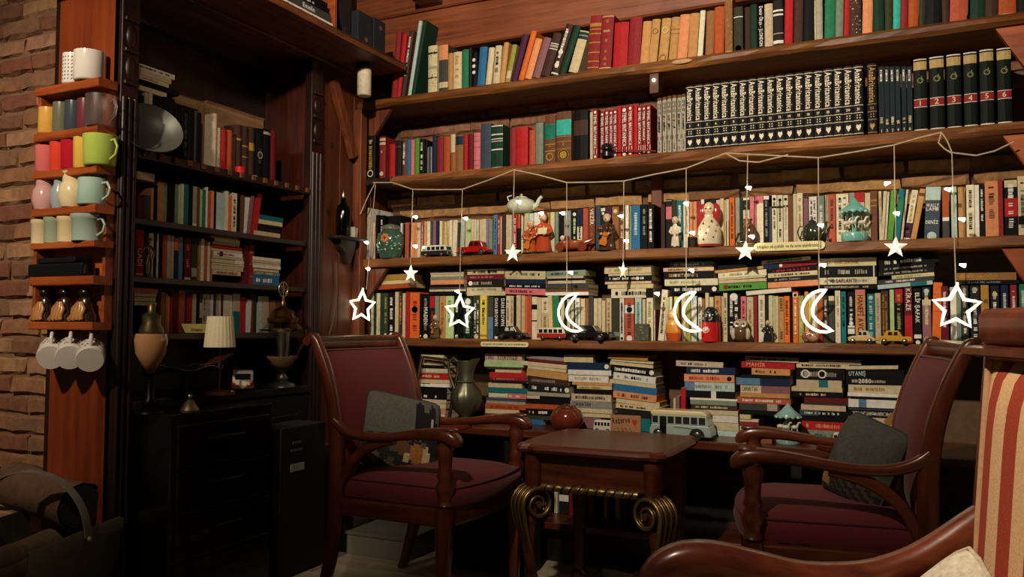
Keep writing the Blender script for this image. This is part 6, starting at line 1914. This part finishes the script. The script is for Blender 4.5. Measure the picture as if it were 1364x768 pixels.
# ---------------------------------------------------------------- red armchairs
MAR, PIPE = H('6c1c24'), H('5a1c26')
def armchair(label, loc, rz, cushion_label=None):
    """origin on the floor under the rear legs' middle line; x runs forward, y to its left"""
    t = thing('armchair', label, 'armchair', loc, rz); hw = .268
    Y_ = Vector((0, 1, 0))
    st = [(-.128, .958), (-.120, .966), (-.105, .955), (-.08, .905), (-.045, .82), (-.02, .73), (-.005, .63), (0, .5), (0, .36), (-.012, .22), (-.045, .09), (-.075, .0)]
    for s in (-1, 1):
        p = [(x, s*hw, z) for x, z in st]
        part('stile', G().bar(p, Y_, .036, [.02, .034, .036, .04, .044, .048, .05, .054, .058, .046, .038, .032], WHT, .3), M_CHAIRZ, t, True)
        sc_ = G().lathe([(.001, -.019), (.017, -.019), (.02, 0), (.017, .019), (.001, .019)], WHT, 14); sc_.move(Matrix.Translation((-.132, s*hw, .952)) @ Matrix.Rotation(pi/2, 4, 'X')); part('scroll', sc_, M_CHAIRZ, t, True)
        # arm: leaves the stile, dips, runs forward, ends in a carved hand rest
        a = [(-.01, .668), (.02, .645), (.07, .625), (.14, .617), (.24, .624), (.34, .638), (.42, .644), (.47, .640), (.50, .622), (.505, .606)]
        ar = part('arm', G().bar([(x, s*(hw+.004), z) for x, z in a], Y_, [.032, .034, .036, .038, .042, .05, .058, .058, .05, .04], [.036, .034, .032, .03, .03, .034, .04, .044, .04, .02], WHT, .35), M_CHAIR, t, True)
        for k in (-1, 1): part('carved_leaf', G().ball((.465, s*hw+k*.017, .66), (.035, .008, .008), WHT, 10, 6), M_CHAIR, ar, True)
        b = [(.012, .42), (.05, .50), (.10, .555), (.17, .592), (.25, .608)]
        part('arm_brace', G().bar([(x, s*hw, z) for x, z in b], Y_, .026, [.034, .034, .034, .034, .024], WHT, .3), M_CHAIR, t, True)
        pr = [(.022, .40), (.03, .41), (.022, .425), (.03, .45), (.034, .47), (.022, .492), (.03, .505), (.022, .52), (.024, .56), (.03, .60), (.022, .615), (.03, .628)]
        part('arm_post', G().lathe(pr, WHT, 16, (.455, s*hw, 0)), M_CHAIRZ, t, True)
        part('front_leg', G().bar([(.455, s*hw, .40), (.455, s*hw, .33), (.452, s*hw, .2), (.450, s*hw, 0)], Y_, [.052, .052, .04, .03], [.052, .052, .04, .03], WHT, .15), M_CHAIRZ, t, True)
        part('side_rail', G().box(.0, .44, s*hw-.014, s*hw+.014, .335, .395, WHT), M_CHAIR, t, bevel=.006)
    part('front_rail', G().bar([(.455, -hw, .365), (.475, -hw*.5, .365), (.482, 0, .365), (.475, hw*.5, .365), (.455, hw, .365)], (0, 0, 1), .06, .028, WHT, .2), M_CHAIRZ, t, True)
    part('rear_rail', G().box(-.014, .014, -hw, hw, .335, .395, WHT), M_CHAIRZ, t, bevel=.006)
    # crest rail, dished backwards
    def crest(z0, dx, th, hh): return G().bar([(-.108+dx-.022*(1-(y/hw)**2), y, z0) for y in [hw*(-1+k/5) for k in range(11)]], (0, 0, 1), hh, th, WHT, .3)
    part('crest_rail', crest(.938, 0, .026, .045), M_CHAIRZ, t, True)
    part('crest_cap', G().bar([(-.116-.022*(1-(y/hw)**2), y, .960) for y in [hw*(-1+k/5) for k in range(11)]], (0, 0, 1), .022, .05, WHT, .4), M_CHAIRZ, t, True)
    # padded back
    g = G(); N, Mz = 12, 12
    def bx(z):
        for (xa, za), (xb, zb) in zip(st[2:], st[3:]):
            if za >= z >= zb: return xb+(xa-xb)*(z-zb)/(za-zb)
        return 0
    for side in (1, -1):
        b0 = len(g.v)
        for j in range(Mz+1):
            z = .455+(.918-.455)*j/Mz
            for i in range(N+1):
                u = -1+2*i/N; y = u*(hw-.016); pad = .042*(1-abs(u)**4)*(1-abs(2*j/Mz-1)**5)
                g.v.append((bx(z)-.018*(1-u*u)+side*(.010+(pad if side == 1 else pad*.4)), y, z))
        for j in range(Mz):
            for i in range(N):
                a = b0+j*(N+1)+i; q = (a, a+1, a+N+2, a+N+1); g.face(q if side == 1 else q[::-1], MAR)
    part('back_cushion', g, M_FAB, t, True)
    pp = [(bx(z)-.018*(1-u*u)+.012, u*(hw-.016), z) for u, z in [(-1, .455+.463*k/10) for k in range(11)]+[(-1+2*k/10, .918) for k in range(1, 11)]+[(1, .918-.463*k/10) for k in range(1, 11)]]
    part('piping', G().tube(pp, .004, H('7a4a3a'), 6), M_FAB, t, True)
    g = G(); NX, NY = 14, 12
    for side in (1, -1):
        b0 = len(g.v)
        for j in range(NY+1):
            for i in range(NX+1):
                u, v = i/NX, -1+2*j/NY; bow = .035*(1-v*v)*u
                x = .012+u*(.462)+bow; y = v*(hw-.012); e = (1-abs(2*u-1)**6)*(1-abs(v)**6)
                g.v.append((x, y, (.46+.035*e) if side == 1 else .398))
        for j in range(NY):
            for i in range(NX):
                a = b0+j*(NX+1)+i; q = (a, a+1, a+NX+2, a+NX+1); g.face(q if side == 1 else q[::-1], MAR)
    nn = (NX+1)*(NY+1)
    rim = [i for i in range(NX+1)]+[j*(NX+1)+NX for j in range(1, NY+1)]+[NY*(NX+1)+i for i in range(NX-1, -1, -1)]+[j*(NX+1) for j in range(NY-1, 0, -1)]
    mid = []
    for i in rim: x, y, z = g.v[i]; k = 1.035; mid.append(len(g.v)); g.v.append((.24+(x-.24)*k, y*k, .43))
    for k in range(len(rim)):
        j = (k+1) % len(rim); g.face((rim[k], mid[k], mid[j], rim[j]), MAR); g.face((mid[k], rim[k]+nn, rim[j]+nn, mid[j]), MAR)
    st_ = part('seat_cushion', g, M_FAB, t, True)
    pp = [(.012+.462+.035*(1-v*v), v*(hw-.012), .462) for v in [-1+2*k/14 for k in range(15)]]
    pp = [(.012+.462*k/8, -(hw-.012), .462) for k in range(8)]+pp+[(.474-.462*k/8, hw-.012, .462) for k in range(1, 9)]
    part('piping', G().tube(pp, .0045, PIPE, 6), M_FAB, st_, True)
    return t
armchair('red upholstered wooden armchair facing the table from bookcase side', (-1.872, 2.725, 0), radians(-1))
armchair('red upholstered wooden armchair beside the striped one', (-.012, 2.81, 0), radians(180+9))
def pillow(label, loc, rot, size, paint, depth=.055, name='cushion', seam='3a3a36'):
    t = thing(name, label, 'cushion', loc, rot=rot); g = G(); n = 28; W, Hh = size
    for side in (1, -1):
        b0 = len(g.v)
        for j in range(n+1):
            for i in range(n+1):
                u, v = -1+2*i/n, -1+2*j/n; e = max(0, (1-u*u)*(1-v*v))**.45
                k = 1-.09*(u*v)**4; g.v.append((k*u*W/2*(1-.05*(1-v*v)*abs(u)), side*depth*e*-1+.006*sin(u*5+v*3)*e, k*v*Hh/2*(1-.05*(1-u*u)*abs(v))))
        for j in range(n):
            for i in range(n):
                a = b0+j*(n+1)+i; q = (a, a+1, a+n+2, a+n+1); g.face(q if side == 1 else q[::-1], paint((i+.5)/n, (j+.5)/n, side))
    part('cover', g, M_KNIT, t, True)
    part('seam', G().tube([(W/2*a*(1-.05*(1-b*b))*(1-.09*(a*b)**4), 0, Hh/2*b*(1-.05*(1-a*a))*(1-.09*(a*b)**4)) for a, b in [(-1, -1+k/5) for k in range(10)]+[(-1+k/5, 1) for k in range(10)]+[(1, 1-k/5) for k in range(10)]+[(1-k/5, -1) for k in range(11)]], .004, H(seam), 6), M_KNIT, t, True)
    return t
def inside(u, v, cu, cv, ru, rv): return ((u-cu)/ru)**2+((v-cv)/rv)**2 < 1
def paint1(u, v, s):
    if s < 0: return H('4a4a46')
    if inside(u, v, .84, .60, .035, .12): return H('c8c4ba')
    if inside(u, v, .76, .60, .17, .20) or inside(u, v, .66, .80, .05, .14) or inside(u, v, .84, .80, .045, .12) or inside(u, v, .90, .40, .1, .16): return H('131316')
    if v < .44:
        if inside(u, v, .66, .24, .10, .13): return H('b8783c')
        if inside(u, v, .80, .22, .06, .12) or inside(u, v, .55, .17, .05, .06): return H('dcc8a4')
        if inside(u, v, .46, .28, .08, .10): return H('7a4c2c')
        return H('26241f') if (sin(u*31)+sin(v*27+u*9)) > -.3 else H('5c5646')
    return H('68665e')
def paint2(u, v, s):
    if v < .3: return H('a87a44') if u < .3 and v > .1 else (H('1c1a18') if (u*6+v*9) % 1 > .45 else H('4a3a28'))
    return H('4c4e46')
pillow('grey cushion with black cat print on the nearer red armchair', (-1.755, 2.69, .60), (radians(-22), radians(14), radians(52)), (.32, .31), paint1)
pillow('dark grey green cushion standing on the farther red armchair', (-.14, 2.79, .595), (radians(-20), radians(10), radians(-52)), (.28, .28), paint2, .07)
# ---------------------------------------------------------------- table
tx0, tx1, ty0, ty1, tz = -1.275, -.725, 2.655, 3.17, .60
tb = thing('carved_table', 'small carved wooden table with gilded scroll legs', 'table', ((tx0+tx1)/2, (ty0+ty1)/2, 0)); cx, cy = (tx0+tx1)/2, (ty0+ty1)/2
hx, hy = (tx1-tx0)/2, (ty1-ty0)/2
def shaped(k, inset):
    out = []
    X, Y = hx-inset, hy-inset; c = .05
    for sx, sy in ((1, 1), (-1, 1), (-1, -1), (1, -1)):
        pts = [(X, Y-c*1.7), (X-c*.25, Y-c*1.1), (X-c*.1, Y-c*.55), (X-c*.55, Y-c*.1), (X-c*1.1, Y-c*.25), (X-c*1.7, Y)]
        pts = [(sx*a, sy*b) for a, b in pts]
        out += pts if sx*sy > 0 else pts[::-1]
    return out
g = G(); levels = [(.02, .565), (.004, .572), (.0, .582), (.004, .592), (.012, .6)]; o = [shaped(1, i) for i, z in levels]; n = len(o[0])
for (i, z), q in zip(levels, o): g.v += [(cx+a, cy+b, z) for a, b in q]
for k in range(len(levels)-1):
    for i in range(n): j = (i+1) % n; g.face((k*n+i, k*n+j, (k+1)*n+j, (k+1)*n+i), WHT)
g.face(tuple(range(n-1, -1, -1)), WHT); g.face(tuple((len(levels)-1)*n+i for i in range(n)), WHT)
part('top', g, M_TABLE, tb, world=True)
for y0, y1 in ((ty0+.045, ty0+.065), (ty1-.065, ty1-.045)): part('apron', G().box(tx0+.07, tx1-.07, y0, y1, .455, .565, WHT), M_TABLE, tb, world=True, bevel=.004)
for x0, x1 in ((tx0+.05, tx0+.07), (tx1-.07, tx1-.05)): part('apron', G().box(x0, x1, ty0+.065, ty1-.065, .455, .565, WHT), M_TABLE, tb, world=True, bevel=.004)
GILT = H('a88c5c')
rm = part('rope_moulding', G().tube([(tx0+.10+(tx1-tx0-.2)*k/40, ty0+.035, .452) for k in range(41)], [.0105+.003*abs(sin(k*.7)) for k in range(41)], GILT, 10), M_DULL, tb, True, world=True)
for k in range(11):
    x = tx0+.12+(tx1-tx0-.24)*k/10; part('rope_band', G().tube([(x-.008, ty0+.035+.0135*cos(q), .452+.0135*sin(q)) if False else (x+.008*sin(q), ty0+.035-.0135*cos(q), .452+.0135*sin(q)) for q in [pi*2*i/12 for i in range(13)]], .0025, H('3a2410'), 5), M_DULL, rm)
def scroll_leg(px, py, dx, dy):
    """scroll-kneed leg: the knee bulges away from (dx, dy), its volute curls back in towards it"""
    d = Vector((dx, dy, 0)).normalized(); sd = Vector((-d.y, d.x, 0)); o = Vector((px, py, 0)); cz = .392
    up = Vector((0, 0, 1))
    lg = part('leg', G().bar([o+up*.56, o+up*.44, o-d*.01+up*.34, o-d*.02+up*.25, o-d*.005+up*.15, o+d*.02+up*.07, o+d*.035], sd, [.06, .06, .05, .042, .034, .034, .05], [.05, .04, .034, .034, .03, .034, .045], H('2a140a'), .3), M_TABLE, tb, True, world=True)
    rib = 7
    for k in range(rib):
        s = (k-(rib-1)/2)*.0125; path = []
        for r_, z in ((-.012, .215), (-.022, .245), (-.036, .285), (-.050, .325)): path.append((r_, z, .35+.65*(z-.215)/.12))
        for i in range(34):
            a = radians(205-i*20); R = .064-.052*i/33; path.append((R*cos(a), cz+R*sin(a), 1.0))
        pts = [o+d*r_+up*z+sd*s*q for r_, z, q in path]; rs = [.004+.0045*q for r_, z, q in path[:4]]+[.0084-.0045*i/33 for i in range(34)]
        part('gilded_rib', G().tube(pts, rs, GILT if k % 2 == 0 else H('6a4c26'), 6), M_DULL, lg, True, world=True)
    part('volute_eye', G().tube([o+up*cz-sd*.046, o+up*cz+sd*.046], .011, GILT, 10), M_DULL, lg, True, world=True)
    part('foot', G().ball(o+d*.035+up*.02, (.032, .032, .02), H('1c0e08'), 12, 8), M_TABLE, lg, True, world=True)
scroll_leg(tx0+.062, ty0+.05, .58, .82); scroll_leg(tx1-.052, ty0+.045, -.89, .41)
for px, py in ((tx0+.085, ty1-.07), (tx1-.075, ty1-.07)):
    lg = part('leg', G().bar([(px, py, .56), (px, py, .4), (px, py, .25), (px, py, .1), (px, py, .04)], (1, 0, 0), [.06, .055, .04, .034, .04], [.06, .055, .04, .034, .04], H('2a140a'), .3), M_TABLE, tb, True, world=True)
    part('foot', G().ball((px, py, .035), (.038, .038, .035), H('1c0e08'), 14, 8), M_TABLE, lg, True)
# ---------------------------------------------------------------- striped armchair, close to the camera
# its back: left edge measured in the photograph at a depth of about one and a half metres
A0 = Vector((.098, 1.50, 0)); bd = Vector((.40, -.916, 0)); nrm = Vector((-.916, -.40, 0))
sa = thing('striped_armchair', 'wooden armchair with red and cream striped back, closest to camera', 'armchair', (A0.x, A0.y, 0))
def q3(s, f, z): return A0+bd*s+nrm*f+Vector((0, 0, z))
def bk(z): return .085*(.985-z)                                 # the back leans away towards its top
Wb = .56
part('crest_rail', G().bar([q3(s, -.035+.012*sin(pi*s/Wb), 1.012+.0*s) for s in [-.025+k*(Wb+.05)/10 for k in range(11)]], (0, 0, 1), .058, .055, WHT, .3), M_CHAIR, sa, True, world=True)
part('crest_moulding', G().bar([q3(s, -.025+.012*sin(pi*s/Wb), .974) for s in [-.045+k*(Wb+.09)/10 for k in range(11)]], (0, 0, 1), .016, .075, WHT, .3), M_CHAIR, sa, True, world=True)
for s in (-.012, Wb+.012): part('stile', G().bar([q3(s, bk(z)-.045, z) for z in (.965, .85, .7, .55, .42, .3, .15, 0)], bd, .05, [.05, .052, .055, .06, .06, .055, .045, .04], WHT, .2), M_CHAIRZ, sa, True, world=True)
g = G(); NS, NZ = 64, 16; CRM, RED = H('cfa678'), H('983418')
for side in (1, -1):
    b0 = len(g.v)
    for j in range(NZ+1):
        z = .41+(.966-.41)*j/NZ
        for i in range(NS+1):
            u = -1+2*i/NS; e = (1-abs(u)**8)*(1-abs(2*j/NZ-1)**8); rnd_ = .02*max(0, 1-((1-abs(u))/.05)) if 0 else 0
            g.v.append(tuple(q3(.004+(Wb-.008)*i/NS, bk(z)-.02+side*(.004+.034*e if side == 1 else .012*e), z)))
    for j in range(NZ):
        for i in range(NS):
            a = b0+j*(NS+1)+i; k = i//4 if True else 0
            sw = (RED, CRM, RED, CRM)[(i//2+(0)) % 2*1] if False else (CRM if (i//4) % 2 == 0 else RED)
            q = (a, a+1, a+NS+2, a+NS+1); g.face(q[::-1] if side == 1 else q, sw)
part('back_cushion', g, M_STRIPE, sa, True, world=True)
pp = [q3(.004, bk(z)-.012, z) for z in [.41+.05*k for k in range(12)]]+[q3(s, bk(.966)-.012, .968) for s in [.004+(Wb-.008)*k/10 for k in range(11)]]
part('piping', G().tube(pp, .007, H('c09066'), 8), M_FAB, sa, True, world=True)
fd = Vector((-.916, -.40, 0))
def arm_path(s0):
    r = A0+bd*s0
    return [r+nrm*f+Vector((0, 0, z)) for f, z in ((-.02, .715), (.02, .685), (.06, .658), (.11, .633), (.18, .614), (.27, .612), (.34, .625), (.42, .642), (.475, .637), (.51, .61), (.52, .565))]
for s in (-.02, Wb+.02):
    part('arm', G().bar(arm_path(s), bd, [.04, .045, .048, .05, .052, .055, .06, .062, .06, .055, .05], [.05, .055, .055, .052, .05, .05, .052, .052, .05, .046, .04], WHT, .4), M_CHAIR, sa, True, world=True)
    r = A0+bd*s; part('front_leg', G().bar([r+nrm*.49+Vector((0, 0, z)) for z in (.60, .45, .3, .1, 0)], bd, [.045, .05, .045, .036, .03], [.045, .05, .045, .036, .03], WHT, .3), M_CHAIRZ, sa, True, world=True)
    part('side_rail', G().bar([r+nrm*.0+Vector((0, 0, .33)), r+nrm*.52+Vector((0, 0, .33))], bd, .03, .07, WHT, .2), M_CHAIR, sa, True, world=True)
part('front_rail', G().bar([q3(0, .53, .33), q3(Wb, .53, .33)], (0, 0, 1), .07, .03, WHT, .2), M_CHAIR, sa, True, world=True)
g = G(); NS, NF = 32, 12
for side in (1, -1):
    b0 = len(g.v)
    for j in range(NF+1):
        for i in range(NS+1):
            u, v = -1+2*i/NS, -1+2*j/NF; e = (1-abs(u)**6)*(1-abs(v)**6); g.v.append(tuple(q3(Wb*i/NS, .03+.50*j/NF, .36+(.06*e if side == 1 else -.01*e))))
    for j in range(NF):
        for i in range(NS):
            a = b0+j*(NS+1)+i; q = (a, a+1, a+NS+2, a+NS+1); g.face(q[::-1] if side == 1 else q, CRM if (i//2) % 2 == 0 else RED)
part('seat_cushion', g, M_STRIPE, sa, True, world=True)
pillow('pale cream cushion lying on the striped armchair', tuple(q3(.155, .15, .52)), (radians(-28), radians(38), math.atan2(nrm.y, nrm.x)+pi/2), (.30, .30), lambda u, v, s: H('d8ccb4'), .05, seam='c8b89c')
# ---------------------------------------------------------------- floor things on the left
BC, BE, BS = Vector((-2.575, 1.775, 0)), Vector((-.33, .944, 0)), Vector((.944, .33, 0))
hb = thing('log_basket', 'grey metal trough shaped log basket with tall hoop handle', 'basket', tuple(BC))
prof = [(-1.0, .35), (-.985, .24), (-.9, .15), (-.7, .08), (-.35, .042), (0, .034), (.35, .042), (.7, .08), (.9, .15), (.985, .24), (1.0, .35)]
g = G(); m = len(prof); GM = H('7a7664')
for e in (-.27, .27):
    for k_, dz in ((.2, 0), (.194, .005)): g.v += [tuple(BC+BE*e+BS*(q*k_)+Vector((0, 0, z+dz))) for q, z in prof]
for i in range(m-1):
    g.face((i, i+1, 2*m+i+1, 2*m+i), GM); g.face((m+i+1, m+i, 3*m+i, 3*m+i+1), GM); g.face((i, m+i, m+i+1, i+1), GM); g.face((2*m+i, 2*m+i+1, 3*m+i+1, 3*m+i), GM)
g.face((0, 2*m, 3*m, m), GM); g.face((m-1, 2*m-1, 4*m-1, 3*m-1), GM)
part('trough', g, M_PEWTER, hb, True, world=True)
part('handle', G().bar([BC+BS*(.205*cos(t_))+Vector((0, 0, .33+.205*sin(t_))) for t_ in [pi*k/20 for k in range(21)]], BE, .034, .005, H('a09c8c'), .2), M_PEWTER, hb, True, world=True)
for s in (-1, 1):
    part('rivet', G().ball(BC+BS*(.209*s)+Vector((0, 0, .325)), .009, H('c0b8a4'), 8, 6), M_PEWTER, hb, True, world=True)
    part('runner', G().bar([BC+BE*(.2*s)-BS*.1+Vector((0, 0, .018)), BC+BE*(.2*s)+BS*.1+Vector((0, 0, .018))], BE, .03, .036, H('4a463a'), .2), M_PEWTER, hb, world=True)
def log(label, a, b, r, col):
    a, b = Vector(a), Vector(b); t = thing('firewood_log', label, 'log', tuple((a+b)/2)); d = (b-a); pts = [a+d*k/8 for k in range(9)]
    part('bark', G().tube(pts, [r*(1+random.uniform(-.08, .08)) for _ in pts], H(col), 12, False), M_BRICK, t, True, world=True)
    for p, s in ((a, -1), (b, 1)):
        u = d.normalized(); part('cut_end', G().tube([p-u*s*.01, p+u*s*.001], r*.93, H('2a2018'), 12), M_MATTE, t, world=True)
log('thick bark covered log with dark sawn end, topmost in the basket', (-2.99, 1.995, .425), (-2.53, 1.93, .395), .078, '6a4a34')
def bpt(e, s, z): return tuple(BC+BE*e+BS*s+Vector((0, 0, z)))
log('split log lying in the basket along its open lip', bpt(-.25, .085, .225), bpt(.24, .08, .235), .06, '7a6044')
log('split log in the middle of the basket', bpt(-.24, -.045, .235), bpt(.22, -.05, .25), .062, '6a5238')
log('round log at the bottom of the basket', bpt(-.25, .0, .115), bpt(.25, .0, .115), .062, '54402c')
# carton and black boxes behind the first chair
p = onZ(420, 737, 0)
t = thing('black_carton', 'tall black carton with torn grey top beside the cupboard', 'carton', (-2.36, 3.02, 0)); x0, x1, y0, y1 = -2.43, -2.33, 2.94, 3.05; hz = onY(415, 592, 2.98).z
part('body', G().box(x0, x1, y0, y1, 0, hz*.92, H('15151a')), M_MATTE, t, world=True, bevel=.003)
part('torn_top', G().box(x0+.002, x1-.002, y0+.002, y1-.002, hz*.92, hz, H('5a544c')), M_BRICK, t, world=True, bevel=.004)
part('base_label', G().box(x0+.004, x1-.004, y0-.001, y0, .01, .07, H('7a766c')), M_PAPER, t, world=True)
part('print', G().box(x0+.04, x0+.05, y0-.001, y0, .30, .42, H('6a665c')), M_PAPER, t, world=True)
t = thing('leaning_board', 'thin black board leaning behind the carton', 'board', (-2.30, 3.08, 0)); part('board', G().box(-.04, .01, -.01, .22, 0, hz*1.05, H('111114')), M_MATTE, t, bevel=.002); part('edge_label', G().box(.0101, .011, .04, .16, .02, .3, H('8a8478')), M_PAPER, t)
t = thing('storage_box', 'low grey white box on the floor behind the chair', 'box', (-2.12, 3.18, 0)); part('body', G().box(-.16, .16, -.12, .12, 0, .085, H('8a8474')), M_PAPER, t, bevel=.003); part('lid', G().box(-.165, .165, -.125, .125, .085, .1, H('7a7466')), M_PAPER, t, bevel=.003)
t = thing('black_crate', 'plain black crate on the floor behind the first red armchair', 'crate', (-1.62, 3.15, 0))
part('body', G().box(-.21, .21, -.075, .075, 0, .34, H('0c0c0d')), M_MATTE, t, bevel=.004); part('lid', G().box(-.215, .215, -.08, .08, .34, .36, H('111113')), M_MATTE, t, bevel=.003)
# power strip under the table
p = onZ(828, 762, .02); t = thing('power_strip', 'white three socket power strip on the floor', 'power strip', (p.x, p.y-.02, 0), radians(-12))
part('body', G().box(-.07, .07, -.026, .026, 0, .036, H('b8b0a0')), M_GLOSS, t, bevel=.006)
for k in range(3): part('socket', G().lathe([(.001, .0365), (.012, .0365), (.018, .037), (.019, .036)], H('4a453c'), 14, (-.042+k*.042, 0, 0)), M_GLOSS, t, True)
bpy.context.view_layer.update()
